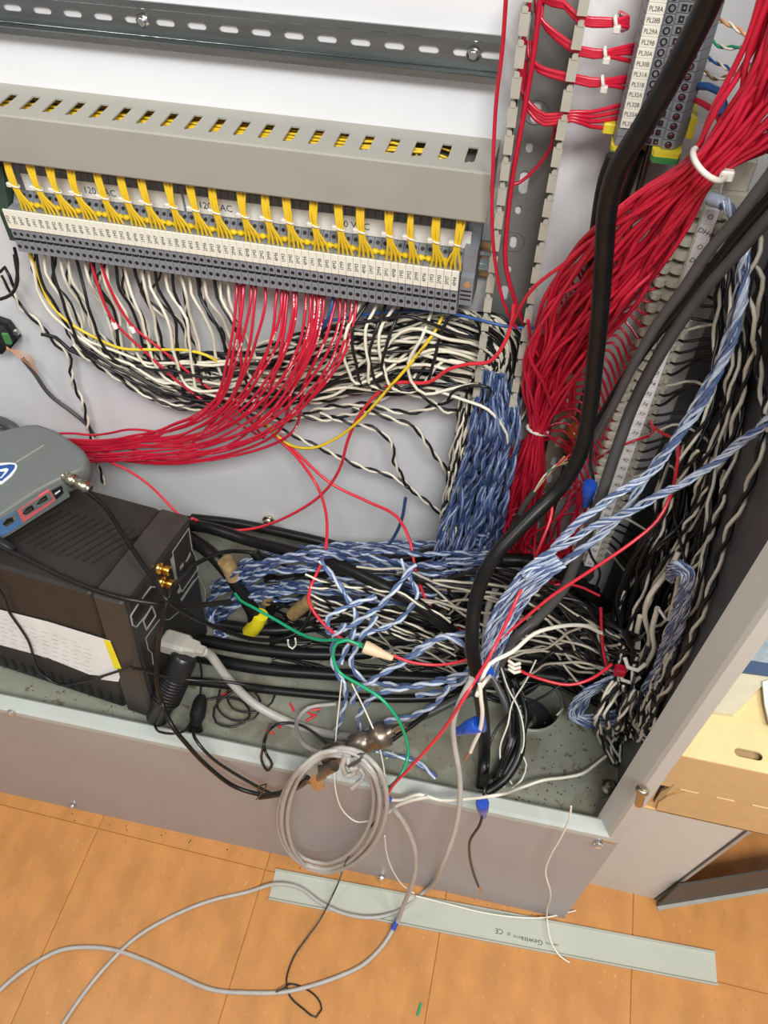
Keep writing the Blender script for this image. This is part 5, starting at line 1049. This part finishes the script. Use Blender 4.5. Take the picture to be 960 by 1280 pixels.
W([(520,1120,g+.012),(560,1130,g+.012),(600,1140,g+.012),(640,1146,g+.010),(680,1147,g+.008),(720,1138,g)],.0013,'ivory_wire','thin pale wire lying along the back edge of the floor strip',name='thin_wire')
for k,c in enumerate(([(625,830,-.96),(635,860,-.97),(650,890,-.98),(655,925,-1.0),(650,945,-1.02),(635,965,-1.04),(630,985,-1.045)],[(670,825,-.96),(658,850,-.97),(640,880,-.98),(635,905,-.99),(625,935,-1.02),(628,960,-1.04),(640,980,-1.04)],[(650,940,-1.03),(658,955,-1.045),(652,975,-1.045),(640,985,-1.045)])):
    W(c,.0012,'ivory_wire',['thin pale wire dropping past the cable hole, first','thin pale wire crossing the first over the cable hole','small pale wire hook on the cabinet floor'][k],name='thin_wire')
# white printed bands on a black cable by the hole
for k in range(3): W([(636,826+5*k,.475),(643,831+5*k,.47),(650,829+5*k,.475)],.0020,'ivory_wire','white ring on the black cable above the cable hole',group='white rings above the cable hole',cat='band',name='wire_band')
# small clip and scraps
W([(360,800,.50),(361,808,.50),(366,811,.50),(370,806,.50),(369,798,.50)],.0012,'ivory_wire','small pale plastic hook over the black cables',cat='hook',name='plastic_hook')
for k,(x,y) in enumerate(((365,884),(395,887),(390,893),(352,905),(388,898),(280,868),(337,915),(500,902))):
    p=onZ(x,y,-1.0585); d=V((rnd.uniform(-1,1),rnd.uniform(-1,1),0)).normalized()*.007; b=MB(); b.tube([p-d,p,p+d],.0017,6)
    tag(b.build('insulation_scrap','red_bright'),'short scrap of red insulation on the cabinet floor','scrap','red scraps on the cabinet floor')
for k,(x,y,m,lb) in enumerate(((700,890,'white_wire','small white insulation scrap beside the cable hole'),(487,944,'white_wire','small white scrap on the cut blue pair'))):
    p=onZ(x,y,-1.0585); d=V((.004,.006,0)); b=MB(); b.tube([p-d,p,p+d],.0016,6); tag(b.build('insulation_scrap',m),lb,'scrap')
p=onZ(524,1262,-OFF); b=MB(); b.tube([p-V((.001,.009,-.0018)),p+V((0,0,.0018)),p+V((.001,.009,.0018))],.0018,8); tag(b.build('insulation_scrap','green_wire'),'green insulation scrap on the orange floor','scrap')
b=MB()
for k in range(260):
    if k<150: x,y,zz=rnd.uniform(640,770),rnd.uniform(880,1010),-1.0595
    elif k<200: x,y,zz=rnd.uniform(20,190),rnd.uniform(848,905),-1.0595
    else: x,y,zz=rnd.uniform(90,700),0,-OFF
    if k>=200: y=1015+(x-90)*.213+abs(rnd.gauss(0,9))
    p=onZ(x,y,zz)
    if zz>-1.2 and p[1]<.41: continue
    s_=rnd.uniform(.0006,.0022); a=rnd.uniform(0,3)
    b.add([p+V((math.cos(a+q*2.1)*s_,math.sin(a+q*2.1)*s_,0)) for q in range(3)]+[p+V((0,0,s_*.8))],[(0,1,3),(1,2,3),(2,0,3)])
tag(b.build('debris','dirt'),'dark crumbs and dust scattered over the cabinet floor and along its foot','debris',kind='stuff')
CB([(-20,522,.70),(5,528,.70),(20,538,.69),(30,552,.69)],.0075,'grey_cable','dark grey cable arching behind the modem at the left edge','grey_cable')
CB([(-20,536,.69),(5,541,.69),(18,552,.685)],.0065,'grey_cable','second dark grey cable behind the modem, just below the first','grey_cable')
